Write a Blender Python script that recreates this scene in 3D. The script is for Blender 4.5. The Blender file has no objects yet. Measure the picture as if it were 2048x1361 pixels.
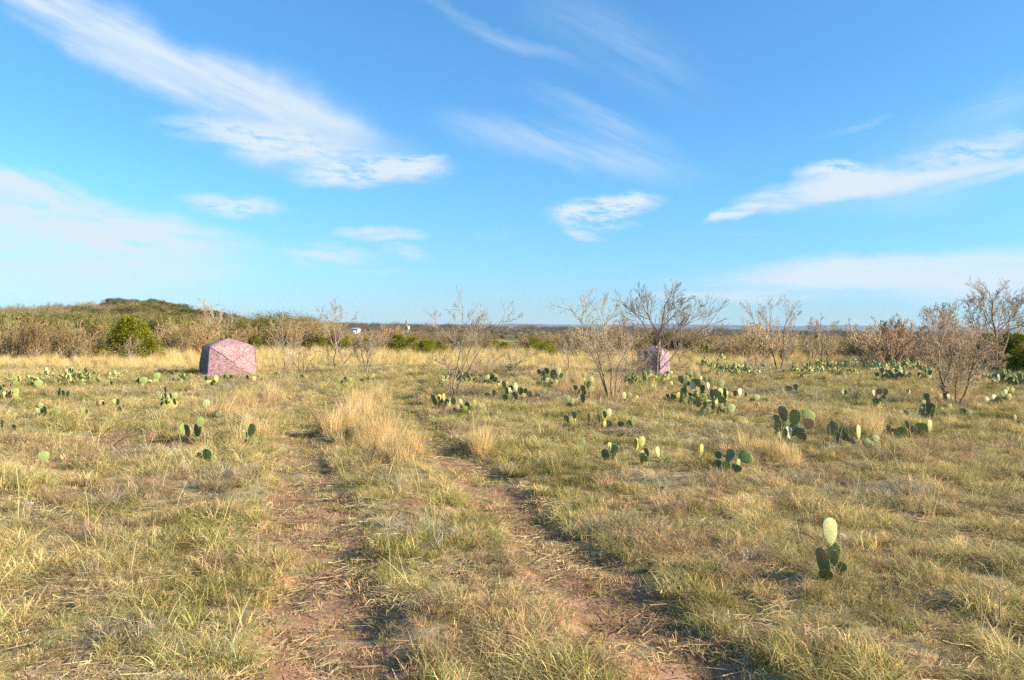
import bpy, math, random
import numpy as np
from mathutils import Matrix, Vector, Euler

# ------------------------------------------------------------------ camera, world, sun, exposure
SC = bpy.context.scene
COL = SC.collection
CAM_H = 2.0
PITCH, ROLL, FPX = math.radians(-0.88), math.radians(0.92), 1536.0
cam = bpy.data.cameras.new("camera"); camo = bpy.data.objects.new("camera", cam); COL.objects.link(camo)
cam.lens = 27.0; cam.sensor_width = 36.0; cam.clip_start = 0.05; cam.clip_end = 40000.0
RC = Matrix.Rotation(math.pi/2 + PITCH, 3, 'X') @ Matrix.Rotation(ROLL, 3, 'Z')
camo.matrix_world = Matrix.Translation((0, 0, CAM_H)) @ RC.to_4x4()
SC.camera = camo
SC.view_settings.view_transform = 'Standard'
SC.view_settings.look = 'None'
SC.view_settings.gamma = 1.0
SC.view_settings.use_curve_mapping = False
SC.view_settings.exposure = 1.14
SC.cycles.max_bounces = 5; SC.cycles.diffuse_bounces = 3; SC.cycles.glossy_bounces = 2
SC.cycles.transparent_max_bounces = 6; SC.cycles.volume_bounces = 0
SC.cycles.use_denoising = False
SC.cycles.denoiser = 'OPENIMAGEDENOISE'
SC.cycles.denoising_input_passes = 'RGB_ALBEDO_NORMAL'
SC.cycles.denoising_prefilter = 'ACCURATE'
SC.cycles.pixel_filter_type = 'BLACKMAN_HARRIS'

SUN_EL = math.radians(25.0)
SUN_DIR = Vector((0.975*math.cos(SUN_EL), -0.222*math.cos(SUN_EL), math.sin(SUN_EL))).normalized()   # towards the sun
sun = bpy.data.lights.new("sun", 'SUN'); suno = bpy.data.objects.new("sun", sun); COL.objects.link(suno)
sun.energy = 5.0; sun.angle = math.radians(0.55); sun.color = (1.0, 0.87, 0.68)
suno.rotation_euler = SUN_DIR.to_track_quat('Z', 'Y').to_euler(); suno.location = (30, -10, 40)

def ray(px, py):
    d = RC @ Vector(((px-1024.0)/FPX, -(py-680.5)/FPX, -1.0))
    return d.normalized()
def uv(px, py):
    d = ray(px, py); return d.x/d.y, d.z/d.y

world = bpy.data.worlds.new("World"); SC.world = world; world.use_nodes = True
WT = world.node_tree
def N(t, kind, **kw):
    n = t.nodes.new(kind)
    for k, v in kw.items():
        if k.startswith('i_'):
            key = k[2:]
            n.inputs[int(key) if key.isdigit() else key.replace('_', ' ')].default_value = v
        else: setattr(n, k, v)
    return n
def L(t, a, b): t.links.new(a, b)
def M(t, op, a, b=None, c=None, clamp=False):
    n = t.nodes.new('ShaderNodeMath'); n.operation = op; n.use_clamp = clamp
    for i, v in enumerate((a, b, c)):
        if v is None: continue
        if isinstance(v, (int, float)): n.inputs[i].default_value = v
        else: t.links.new(v, n.inputs[i])
    return n.outputs[0]
def build_world():
    t = WT; t.nodes.clear()
    out = N(t, 'ShaderNodeOutputWorld'); bg = N(t, 'ShaderNodeBackground')
    sky = N(t, 'ShaderNodeTexSky', sky_type='NISHITA', sun_disc=False, sun_elevation=SUN_EL,
            sun_rotation=math.atan2(SUN_DIR.x, SUN_DIR.y), altitude=400, air_density=1.0, dust_density=0.35, ozone_density=2.2)
    tc = N(t, 'ShaderNodeTexCoord')
    sep = N(t, 'ShaderNodeSeparateXYZ'); L(t, tc.outputs['Generated'], sep.inputs[0])
    yy = M(t, 'MAXIMUM', sep.outputs[1], 0.08)
    u = M(t, 'DIVIDE', sep.outputs[0], yy); v = M(t, 'DIVIDE', sep.outputs[2], yy)
    P = N(t, 'ShaderNodeCombineXYZ'); L(t, u, P.inputs[0]); L(t, v, P.inputs[1])
    # warp
    def noise(vec, scale, detail=4, rough=.5, dist=0, sx=1, sy=1, rot=0, loc=(0,0,0)):
        mp = N(t, 'ShaderNodeMapping'); mp.inputs['Rotation'].default_value = (0, 0, rot)
        mp.vector_type = 'TEXTURE'
        mp.inputs['Scale'].default_value = (1/sx, 1/sy, 1); mp.inputs['Location'].default_value = loc
        L(t, vec, mp.inputs[0])
        n = N(t, 'ShaderNodeTexNoise', noise_dimensions='2D'); n.inputs['Scale'].default_value = scale
        n.inputs['Detail'].default_value = detail; n.inputs['Roughness'].default_value = rough; n.inputs['Distortion'].default_value = dist
        L(t, mp.outputs[0], n.inputs['Vector']); return n
    wn = noise(P.outputs[0], 7.0, 5, .6)
    w1 = N(t, 'ShaderNodeVectorMath', operation='SUBTRACT'); L(t, wn.outputs['Color'], w1.inputs[0]); w1.inputs[1].default_value = (.5, .5, .5)
    w2 = N(t, 'ShaderNodeVectorMath', operation='MULTIPLY'); L(t, w1.outputs[0], w2.inputs[0]); w2.inputs[1].default_value = (0.07, 0.035, 0)
    W = N(t, 'ShaderNodeVectorMath', operation='ADD'); L(t, P.outputs[0], W.inputs[0]); L(t, w2.outputs[0], W.inputs[1])
    streakA = noise(P.outputs[0], 9, 10, .66, .1, sx=.30, sy=2.6, rot=math.radians(-24))     # falling to the right
    streakB = noise(P.outputs[0], 9, 10, .66, .1, sx=.30, sy=2.6, rot=math.radians(14))      # rising to the right
    streakC = noise(P.outputs[0], 10, 9, .64, .1, sx=.3, sy=2.6, rot=math.radians(1))
    mott = noise(P.outputs[0], 34, 9, .68, .15, sx=.45, sy=1.7, rot=math.radians(-4))
    def mr(x, a, b, lo=0, hi=1):
        n = N(t, 'ShaderNodeMapRange', interpolation_type='SMOOTHSTEP'); n.inputs[1].default_value = a; n.inputs[2].default_value = b
        n.inputs[3].default_value = lo; n.inputs[4].default_value = hi; L(t, x, n.inputs[0]); return n.outputs[0]
    tex = {'A': mr(streakA.outputs[0], .28, .68), 'B': mr(streakB.outputs[0], .28, .68),
           'C': mr(streakC.outputs[0], .3, .7), 'M': mr(mott.outputs[0], .32, .58), 'S': None}
    # px centre x, y, half length, half width, angle (deg, + = rising to the right), amount, texture, edge softness (inner radius)
    clouds = [
        (150, 40, 280, 74, -27, 1.0, 'A', .2), (330, 130, 260, 72, -29, 1.0, 'A', .1), (500, 190, 260, 74, -22, .85, 'A', .1),
        (640, 235, 200, 52, -14, .7, 'A', .0), (560, 215, 330, 95, -20, .5, 'S', .0), (230, 80, 350, 84, -27, .62, 'S', 0), (330, 130, 260, 40, -28, .5, 'S', 0),
        (560, 290, 290, 60, -7, .85, 'M', .1), (740, 345, 190, 42, 6, .92, 'M', .3), (500, 262, 220, 36, -4, .7, 'M', 0), (640,310,300,80,-5,.35,'S',0),
        (820, 325, 90, 18, 12, .7, 'M', .2),
        (70, 378, 250, 44, -16, .95, 'A', .2), (200, 440, 340, 64, -9, .8, 'C', .2), (80, 500, 470, 150, -3, .42, 'S', .1), (120, 520, 460, 90, -3, .8, 'C', .2), (200, 460, 360, 70, -7, .95, 'M', .2), (60, 410, 300, 50, -9, .9, 'C', .2), (360, 490, 280, 66, -8, .6, 'C', 0), (250, 535, 300, 40, -2, .45, 'C', 0),
        (465, 412, 140, 30, -3, .75, 'M', .2), (768, 472, 120, 19, 1, .75, 'C', .3), (650, 510, 150, 36, -4, .6, 'M', .1), (820, 508, 75, 24, -8, .5, 'M', 0),
        (990, 65, 260, 26, -22, .3, 'A', 0), (1240, 90, 300, 90, -28, .2, 'A', 0), (1090, 285, 300, 60, -11, .42, 'A', 0), (1210, 240, 230, 42, -20, .36, 'A', 0),
        (1250, 330, 230, 60, -8, .28, 'A', 0),
        (1195, 418, 140, 36, 6, .95, 'M', .35), (1170, 462, 70, 16, -8, .65, 'M', .1), (1230, 450, 70, 12, -5, .5, 'M', 0), (985, 470, 45, 28, 0, .25, 'M', 0),
        (1480, 432, 100, 17, 16, 1.0, 'C', .45), (1600, 398, 160, 38, 12, 1.0, 'C', .5), (1720, 372, 150, 38, 6, .95, 'B', .4), (1860, 358, 170, 32, 9, .85, 'B', .25),
        (1990, 345, 150, 28, 9, .7, 'B', .3), (1950, 305, 220, 50, 12, .7, 'M', 0), (1690, 345, 110, 26, 4, .85, 'M', .2), (1800, 385, 320, 75, 8, .25, 'S', 0),
        (1722, 248, 105, 13, 24, .45, 'B', 0), (2010, 200, 160, 60, 22, .28, 'B', 0), (1960, 260, 300, 90, 18, .15, 'S', 0),
        (1850, 540, 500, 50, 4.5, .45, 'S', .5), (1850, 540, 500, 50, 4.5, .85, 'C', .5), (1650, 572, 640, 38, 2, .75, 'C', .4), (1990, 560, 330, 62, 3, .42, 'S', .3), (1400, 585, 330, 22, 1, .42, 'C', .1),
        (1440, 472, 160, 5, -1, .3, 'C', 0), (760, 548, 120, 8, 1, .3, 'C', 0), (458, 541, 22, 7, 0, .6, 'M', 0), (1180, 590, 260, 18, 0, .25, 'C', 0),
    ]
    acc = None
    for (cx, cy, a, b, ang, amt, tx, soft) in clouds:
        cu, cv = uv(cx, cy)
        mp = N(t, 'ShaderNodeMapping', vector_type='TEXTURE')
        mp.inputs['Location'].default_value = (cu, cv, 0); mp.inputs['Rotation'].default_value = (0, 0, math.radians(ang) - ROLL)
        mp.inputs['Scale'].default_value = (a/FPX, b/FPX, 1)
        L(t, W.outputs[0], mp.inputs[0])
        ln = N(t, 'ShaderNodeVectorMath', operation='LENGTH'); L(t, mp.outputs[0], ln.inputs[0])
        m = mr(ln.outputs['Value'], soft, 1.0, amt, 0.0)
        if tex[tx] is not None:
            # texture bites more where the mask is weak, so edges break up
            m2 = M(t, 'MULTIPLY', tex[tx], 1.25)
            m = M(t, 'MULTIPLY', m, m2)
        m = M(t, 'SUBTRACT', 1.0, m)
        acc = m if acc is None else M(t, 'MULTIPLY', acc, m)
    cov = M(t, 'SUBTRACT', 1.0, acc, clamp=True)
    front = mr(sep.outputs[1], 0.1, 0.3)
    up = mr(sep.outputs[2], -0.002, 0.01)
    cov = M(t, 'MULTIPLY', M(t, 'MULTIPLY', cov, front), up)
    # clearer, more saturated blue
    hs = N(t, 'ShaderNodeHueSaturation'); hs.inputs['Saturation'].default_value = SKY_SAT; hs.inputs['Hue'].default_value = SKY_HUE
    hs.inputs['Value'].default_value = 1.0
    L(t, sky.outputs[0], hs.inputs['Color'])
    gain = N(t, 'ShaderNodeMix', data_type='RGBA', blend_type='MULTIPLY'); gain.inputs[0].default_value = 1.0
    L(t, hs.outputs[0], gain.inputs[6])
    cr = N(t, 'ShaderNodeValToRGB'); L(t, sep.outputs[2], cr.inputs[0]); el = cr.color_ramp.elements
    for i, (p, c) in enumerate(SKY_RAMP):
        e = el[i] if i < 2 else el.new(p)
        e.position = p; e.color = (c[0]*SKY_GAIN[0]*.5, c[1]*SKY_GAIN[1]*.5, c[2]*SKY_GAIN[2]*.5, 1)
    g2 = N(t, 'ShaderNodeVectorMath', operation='SCALE'); L(t, cr.outputs[0], g2.inputs[0]); g2.inputs['Scale'].default_value = 2.0
    L(t, g2.outputs[0], gain.inputs[7])
    mix = N(t, 'ShaderNodeMix', data_type='RGBA'); L(t, cov, mix.inputs[0]); L(t, gain.outputs[2], mix.inputs[6])
    mix.inputs[7].default_value = CLOUD_COL
    L(t, mix.outputs[2], bg.inputs[0]); bg.inputs[1].default_value = SKY_STR
    L(t, bg.outputs[0], out.inputs[0])
    world.cycles.sampling_method = 'MANUAL'; world.cycles.sample_map_resolution = 512
SKY_SAT, SKY_HUE, SKY_STR = 1.22, 0.5, 0.094
SKY_GAIN = (0.80, 1.06, 1.16, 1); CLOUD_COL = (3.55, 4.15, 4.6, 1)
SKY_RAMP = [(0.0, (.50, .58, .82)), (1.0, (1.25, 1.13, 1.06)), (.04, (.54, .615, .86)), (.165, (.76, .88, .92)), (.38, (1.08, 1.06, 1.03))]
build_world()

# ------------------------------------------------------------------ numbers and helpers
rs = np.random.RandomState(7)
class VNoise:
    def __init__(s, seed): s.g = np.random.RandomState(seed).rand(256, 256)
    def at(s, x, y):
        x = np.asarray(x, float); y = np.asarray(y, float)
        xi = np.floor(x).astype(int); yi = np.floor(y).astype(int); fx = x-xi; fy = y-yi
        fx = fx*fx*(3-2*fx); fy = fy*fy*(3-2*fy)
        a = s.g[xi & 255, yi & 255]; b = s.g[(xi+1) & 255, yi & 255]; c = s.g[xi & 255, (yi+1) & 255]; d = s.g[(xi+1) & 255, (yi+1) & 255]
        return (a*(1-fx)+b*fx)*(1-fy)+(c*(1-fx)+d*fx)*fy
    def fbm(s, x, y, o=4):
        r = 0; a = .5; x = np.asarray(x, float); y = np.asarray(y, float)
        for i in range(o): r = r + a*s.at(x*2**i + 17*i, y*2**i + 5*i); a *= .5
        return r/(1-.5**o)
n1, n2, n3, n4 = VNoise(1), VNoise(2), VNoise(3), VNoise(4)
def smooth(a, b, x):
    t = np.clip((x-a)/(b-a), 0, 1); return t*t*(3-2*t)

def flat_pt(px, py, z=0.0):
    d = ray(px, py); k = (z-CAM_H)/d.z; return (d.x*k, d.y*k)
RUT_L = [(640, 1480), (660, 1361), (655, 1250), (648, 1150), (640, 1060), (622, 980), (606, 920), (600, 880), (608, 845), (632, 815), (655, 795), (700, 778), (760, 765)]
RUT_R = [(1560, 1500), (1370, 1361), (1275, 1250), (1180, 1150), (1085, 1060), (990, 980), (915, 920), (865, 880), (828, 845), (808, 820), (800, 800), (815, 782), (860, 765)]
rutL = np.array([flat_pt(*p) for p in RUT_L]); rutR = np.array([flat_pt(*p) for p in RUT_R])
def seg_dist(x, y, poly):
    best = np.full(np.shape(x), 1e9)
    for (a, b) in zip(poly[:-1], poly[1:]):
        d = b-a; L2 = d@d
        t = np.clip(((x-a[0])*d[0]+(y-a[1])*d[1])/L2, 0, 1)
        best = np.minimum(best, np.hypot(x-(a[0]+t*d[0]), y-(a[1]+t*d[1])))
    return best
def rut_val(x, y):
    """1 in the middle of a wheel rut, 0 away from it"""
    wob = (n2.fbm(x*1.3, y*1.3, 3)-.5)*.5
    dl = seg_dist(x, y, rutL)+wob; dr = seg_dist(x, y, rutR)+wob
    return np.maximum(1-smooth(.18, .62, dl), 1-smooth(.16, .58, dr))
HILL = (-34.0*6.6/2, 225.0)
def H(x, y):
    x = np.asarray(x, float); y = np.asarray(y, float)
    r = np.hypot(x, y)
    z = (n1.fbm(x*.35, y*.35, 3)-.5)*.16*smooth(3, 9, r)*(1-smooth(200, 400, r)) + (n3.fbm(x*1.7, y*1.7, 3)-.5)*.13*(1-smooth(30, 60, r))
    near = (r < 60)
    if np.any(near):
        rv = np.zeros_like(z); rv[near] = rut_val(x[near], y[near]) if z.ndim else rut_val(x, y)
        z = z - .075*rv
    # the land falls away gently beyond the clearing, deeper in the middle and right
    side = smooth(-60, 10, x/np.maximum(y, 1)*100)
    z = z - (0.1+3.3*side)*smooth(64, 170, r) + 2.2*side*smooth(300, 1100, r)
    z = z + (n4.fbm(x*.012, y*.012, 3)-.5)*3.0*smooth(150, 500, r)
    # wooded rise at the left
    hx = (x+105)/np.where(x < -105, 17, 25); hy = (y-228)/60
    z = z + 5.4*np.exp(-(hx*hx+hy*hy)*.9)
    
    z = z + .35*smooth(66, 190, r)*smooth(.20, .50, -x/np.maximum(y, 1))*(1-smooth(300, 600, r))
    return z
def h1(x, y): return float(H(np.array([x]), np.array([y]))[0])
def gpt(px, py):
    """the point of the ground seen at that place of the photograph"""
    d = ray(px, py); z = 0.0
    for _ in range(6):
        k = (z-CAM_H)/min(d.z, -1e-4); x, y = d.x*k, d.y*k
        if y > 900 or y < 0: break
        z = h1(x, y)
    return Vector((x, y, z))
def at_depth(px, py, y):
    d = ray(px, py); k = y/d.y; return Vector((d.x*k, y, CAM_H+d.z*k))

def tag(o, label=None, cat=None, group=None, kind=None):
    if label: o['label'] = label
    if cat: o['category'] = cat
    if group: o['group'] = group
    if kind: o['kind'] = kind
    return o
def mesh_obj(name, me, parent=None, loc=(0, 0, 0), link=True):
    o = bpy.data.objects.new(name, me); o.location = loc
    if link: COL.objects.link(o)
    if parent: o.parent = parent
    return o
def empty(name, loc, rz=0.0):
    o = bpy.data.objects.new(name, None); COL.objects.link(o); o.location = loc; o.rotation_euler = (0, 0, rz); o.empty_display_size = .2
    return o
def np_mesh(name, V, F, mats, mi=None, col=None, smooth_=False):
    """F: list of arrays (n,k) of face indices"""
    me = bpy.data.meshes.new(name)
    V = np.asarray(V, np.float32)
    loops = np.concatenate([f.ravel() for f in F]) if F else np.zeros(0, int)
    sizes = np.concatenate([np.full(len(f), f.shape[1]) for f in F]) if F else np.zeros(0, int)
    me.vertices.add(len(V)); me.vertices.foreach_set('co', V.ravel())
    me.loops.add(len(loops)); me.loops.foreach_set('vertex_index', loops.astype(np.int32))
    me.polygons.add(len(sizes)); st = np.concatenate([[0], np.cumsum(sizes)[:-1]])
    me.polygons.foreach_set('loop_start', st.astype(np.int32)); me.polygons.foreach_set('loop_total', sizes.astype(np.int32))
    if mi is not None: me.polygons.foreach_set('material_index', mi.astype(np.int32))
    for m in mats: me.materials.append(m)
    if smooth_: me.polygons.foreach_set('use_smooth', np.ones(len(sizes), bool))
    me.update(calc_edges=True)
    if col is not None:
        a = me.color_attributes.new('Col', 'FLOAT_COLOR', 'POINT')
        c = np.ones((len(V), 4), np.float32); c[:, :3] = col; a.data.foreach_set('color', c.ravel())
    return me

# ------------------------------------------------------------------ materials
def mat(name):
    m = bpy.data.materials.new(name); m.use_nodes = True; t = m.node_tree; t.nodes.clear()
    o = N(t, 'ShaderNodeOutputMaterial'); return m, t, o
def leafmat(name, use_inst=False, use_obj=False, base=(1, 1, 1, 1), trans=.3, vcol=True):
    m, t, o = mat(name)
    d = N(t, 'ShaderNodeBsdfDiffuse'); tr = N(t, 'ShaderNodeBsdfTranslucent'); mx = N(t, 'ShaderNodeMixShader'); mx.inputs[0].default_value = trans
    c = N(t, 'ShaderNodeRGB'); c.outputs[0].default_value = base; cur = c.outputs[0]
    def mul(a, b):
        n = N(t, 'ShaderNodeMix', data_type='RGBA', blend_type='MULTIPLY'); n.inputs[0].default_value = 1
        L(t, a, n.inputs[6]); L(t, b, n.inputs[7]); return n.outputs[2]
    if vcol:
        a = N(t, 'ShaderNodeAttribute', attribute_name='Col'); cur = mul(cur, a.outputs['Color'])
    if use_inst:
        a = N(t, 'ShaderNodeAttribute', attribute_name='tint', attribute_type='INSTANCER'); cur = mul(cur, a.outputs['Color'])
    if use_obj:
        a = N(t, 'ShaderNodeObjectInfo'); cur = mul(cur, a.outputs['Color'])
    L(t, cur, d.inputs[0]); L(t, cur, tr.inputs[0]); L(t, d.outputs[0], mx.inputs[1]); L(t, tr.outputs[0], mx.inputs[2]); L(t, mx.outputs[0], o.inputs[0])
    return m
M_GRASS = leafmat('grass_blades', use_inst=True, trans=.30)
M_BRUSH_I = leafmat('brush_twigs_far', use_inst=True, trans=.2)
M_BRUSH = leafmat('brush_twigs', use_obj=True, trans=.2)
M_JUN = leafmat('juniper_foliage', use_obj=True, trans=.25)

def simple(name, c1, c2, scale=6., rough=.8, c3=None, bump=.0, obj=False, detail=5, coord='Object'):
    m, t, o = mat(name)
    p = N(t, 'ShaderNodeBsdfPrincipled'); p.inputs['Roughness'].default_value = rough; p.inputs['Specular IOR Level'].default_value = .25
    tc = N(t, 'ShaderNodeTexCoord'); n = N(t, 'ShaderNodeTexNoise'); n.inputs['Scale'].default_value = scale; n.inputs['Detail'].default_value = detail
    L(t, tc.outputs[coord], n.inputs['Vector'])
    r = N(t, 'ShaderNodeValToRGB'); L(t, n.outputs[0], r.inputs[0])
    r.color_ramp.elements[0].position = .35; r.color_ramp.elements[0].color = (*c1, 1); r.color_ramp.elements[1].position = .65; r.color_ramp.elements[1].color = (*c2, 1)
    cur = r.outputs[0]
    if obj:
        a = N(t, 'ShaderNodeObjectInfo'); q = N(t, 'ShaderNodeMix', data_type='RGBA', blend_type='MULTIPLY'); q.inputs[0].default_value = 1
        L(t, cur, q.inputs[6]); L(t, a.outputs['Color'], q.inputs[7]); cur = q.outputs[2]
    L(t, cur, p.inputs['Base Color'])
    if bump:
        b = N(t, 'ShaderNodeBump'); b.inputs['Strength'].default_value = bump; L(t, n.outputs[0], b.inputs['Height']); L(t, b.outputs[0], p.inputs['Normal'])
    L(t, p.outputs[0], o.inputs[0]); return m
M_BARK = simple('mesquite_bark', (.17, .12, .08), (.36, .27, .18), 18, .9, bump=.6, obj=True)
M_BARK_DK = simple('dark_trunk_bark', (.12, .06, .035), (.26, .14, .085), 22, .9, bump=.6, obj=True)
M_WHITE = simple('white_painted_metal', (.74, .75, .74), (.84, .84, .82), 8, .5)
M_WOODPOLE = simple('weathered_pole_wood', (.30, .21, .12), (.42, .31, .19), 10, .85)
M_ROCK = simple('pale_rock', (.42, .34, .25), (.66, .58, .47), 9, .9, bump=.5)
M_DARK = simple('dark_cloth_and_shade', (.07, .07, .07), (.24, .20, .19), 11, .8, detail=6)  # dark cloth and fittings, also the painted shade on the tent's side wall
M_ROOF = simple('grey_roof_metal', (.25, .27, .30), (.34, .36, .38), 5, .6)
M_HILLFAR = simple('far_hill_cover', (.05, .07, .05), (.09, .10, .06), .004, .9)
M_DEAD = simple('dead_cactus_skin', (.16, .09, .05), (.38, .25, .15), 14, .9, bump=.6)

def cactus_mat():
    m, t, o = mat('cactus_skin')
    p = N(t, 'ShaderNodeBsdfPrincipled'); p.inputs['Roughness'].default_value = .55; p.inputs['Specular IOR Level'].default_value = .25
    oi = N(t, 'ShaderNodeObjectInfo'); tc = N(t, 'ShaderNodeTexCoord')
    n = N(t, 'ShaderNodeTexNoise'); n.inputs['Scale'].default_value = 3.; n.inputs['Detail'].default_value = 5
    L(t, tc.outputs['Object'], n.inputs['Vector'])
    r = N(t, 'ShaderNodeValToRGB'); L(t, n.outputs[0], r.inputs[0])
    r.color_ramp.elements[0].position = .3; r.color_ramp.elements[0].color = (.80, .85, .85, 1); r.color_ramp.elements[1].position = .75; r.color_ramp.elements[1].color = (1.25, 1.12, .95, 1)
    a = N(t, 'ShaderNodeMix', data_type='RGBA', blend_type='MULTIPLY'); a.inputs[0].default_value = 1
    L(t, r.outputs[0], a.inputs[6]); L(t, oi.outputs['Color'], a.inputs[7])
    v = N(t, 'ShaderNodeTexVoronoi'); v.inputs['Scale'].default_value = 9.5; L(t, tc.outputs['Object'], v.inputs['Vector'])
    lt = N(t, 'ShaderNodeMapRange'); L(t, v.outputs['Distance'], lt.inputs[0]); lt.inputs[1].default_value = .10; lt.inputs[2].default_value = .2; lt.inputs[3].default_value = .85; lt.inputs[4].default_value = 0
    sc = N(t, 'ShaderNodeTexNoise'); sc.inputs['Scale'].default_value = 5.5; sc.inputs['Detail'].default_value = 6; L(t, tc.outputs['Object'], sc.inputs['Vector'])
    sr = N(t, 'ShaderNodeMapRange'); L(t, sc.outputs[0], sr.inputs[0]); sr.inputs[1].default_value = .60; sr.inputs[2].default_value = .68; sr.inputs[4].default_value = .7
    sm = N(t, 'ShaderNodeMix', data_type='RGBA'); L(t, sr.outputs[0], sm.inputs[0]); L(t, a.outputs[2], sm.inputs[6]); sm.inputs[7].default_value = (.26, .19, .10, 1); a = sm
    b = N(t, 'ShaderNodeMix', data_type='RGBA'); L(t, lt.outputs[0], b.inputs[0]); L(t, a.outputs[2], b.inputs[6]); b.inputs[7].default_value = (.10, .07, .035, 1)
    L(t, b.outputs[2], p.inputs['Base Color'])
    bp = N(t, 'ShaderNodeBump'); bp.inputs['Strength'].default_value = .35; L(t, lt.outputs[0], bp.inputs['Height']); L(t, bp.outputs[0], p.inputs['Normal'])
    L(t, p.outputs[0], o.inputs[0]); return m
M_CACT = cactus_mat()
def camo_mat():
    m, t, o = mat('faded_camouflage_cloth')
    p = N(t, 'ShaderNodeBsdfPrincipled'); p.inputs['Roughness'].default_value = .75; p.inputs['Specular IOR Level'].default_value = .2
    tc = N(t, 'ShaderNodeTexCoord')
    def nz(s, d, dist, r0, r1, c0, c1, off):
        mp = N(t, 'ShaderNodeMapping'); mp.inputs['Location'].default_value = off; L(t, tc.outputs['Object'], mp.inputs[0])
        n = N(t, 'ShaderNodeTexNoise'); n.inputs['Scale'].default_value = s; n.inputs['Detail'].default_value = d; n.inputs['Distortion'].default_value = dist; n.inputs['Roughness'].default_value = .65
        L(t, mp.outputs[0], n.inputs['Vector'])
        r = N(t, 'ShaderNodeMapRange'); L(t, n.outputs[0], r.inputs[0]); r.inputs[1].default_value = r0; r.inputs[2].default_value = r1; return r.outputs[0]
    cur = N(t, 'ShaderNodeRGB'); cur.outputs[0].default_value = (.43, .255, .245, 1); cur = cur.outputs[0]
    for (s, d, dist, r0, r1, col, off) in [(5, 4, 1.5, .44, .54, (.50, .30, .20), (0, 0, 0)), (6.5, 5, 2.5, .47, .55, (.25, .13, .12), (3, 1, 7)),
                                           (9, 5, 2.5, .53, .60, (.62, .47, .47), (9, 4, 2)), (12, 5, 3, .53, .59, (.12, .075, .075), (1, 8, 3)), (15, 4, 2, .56, .64, (.40, .20, .34), (6, 6, 6))]:
        f = nz(s, d, dist, r0, r1, None, None, off)
        mx = N(t, 'ShaderNodeMix', data_type='RGBA'); L(t, f, mx.inputs[0]); L(t, cur, mx.inputs[6]); mx.inputs[7].default_value = (*col, 1); cur = mx.outputs[2]
    a = N(t, 'ShaderNodeObjectInfo'); q = N(t, 'ShaderNodeMix', data_type='RGBA', blend_type='MULTIPLY'); q.inputs[0].default_value = 1; L(t, cur, q.inputs[6]); L(t, a.outputs['Color'], q.inputs[7])
    L(t, q.outputs[2], p.inputs['Base Color']); L(t, p.outputs[0], o.inputs[0]); return m
M_CAMO = camo_mat()

def ground_mat():
    m, t, o = mat('dry_ground')
    d = N(t, 'ShaderNodeBsdfDiffuse'); tc = N(t, 'ShaderNodeTexCoord')
    def nz(s, det=5, off=0):
        mp = N(t, 'ShaderNodeMapping'); mp.inputs['Location'].default_value = (off, off*.7, 0); L(t, tc.outputs['Object'], mp.inputs[0])
        n = N(t, 'ShaderNodeTexNoise'); n.inputs['Scale'].default_value = s; n.inputs['Detail'].default_value = det; n.inputs['Roughness'].default_value = .6
        L(t, mp.outputs[0], n.inputs['Vector']); return n.outputs[0]
    def mr(x, a, b, lo=0., hi=1.):
        n = N(t, 'ShaderNodeMapRange'); L(t, x, n.inputs[0]); n.inputs[1].default_value = a; n.inputs[2].default_value = b; n.inputs[3].default_value = lo; n.inputs[4].default_value = hi; return n.outputs[0]
    def mix(f, a, b):
        n = N(t, 'ShaderNodeMix', data_type='RGBA')
        if isinstance(f, float): n.inputs[0].default_value = f
        else: L(t, f, n.inputs[0])
        for i, c in ((6, a), (7, b)):
            if isinstance(c, tuple): n.inputs[i].default_value = (*c, 1)
            else: L(t, c, n.inputs[i])
        return n.outputs[2]
    litter = mix(mr(nz(9), .4, .6), (.30, .235, .125), (.44, .35, .20))
    litter = mix(mr(nz(60, 4, 5), .42, .6), litter, (.22, .165, .10))
    litter = mix(mr(nz(1.1, 4, 9), .45, .62), litter, (.215, .205, .085))
    soil = mix(mr(nz(5, 6, 2), .38, .62), (.29, .145, .08), (.42, .24, .14))
    soil = mix(mr(nz(55, 5, 3), .5, .60), soil, (.22, .13, .085))
    soil = mix(mr(nz(85, 3, 8), .6, .66), soil, (.50, .38, .26))
    ra = N(t, 'ShaderNodeAttribute', attribute_name='rut')
    patch = mr(M(t, 'MULTIPLY', ra.outputs['Fac'], mr(nz(2.2, 5, 12), .36, .52)), .18, .5)
    c = mix(patch, litter, soil)
    # far land: alternating dry pasture and brush cover
    fa = N(t, 'ShaderNodeAttribute', attribute_name='far')
    farc = mix(mr(nz(.012, 5, 4), .44, .52), (.17, .155, .065), (.36, .27, .14))
    farc = mix(mr(nz(.05, 5, 7), .5, .6), farc, (.10, .10, .045))
    c = mix(fa.outputs['Fac'], c, farc)
    L(t, c, d.inputs[0])
    b = N(t, 'ShaderNodeBump'); b.inputs['Strength'].default_value = .5; b.inputs['Distance'].default_value = .03; L(t, nz(28, 5, 1), b.inputs['Height']); L(t, b.outputs[0], d.inputs['Normal'])
    L(t, d.outputs[0], o.inputs[0]); return m
M_GROUND = ground_mat()

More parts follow.
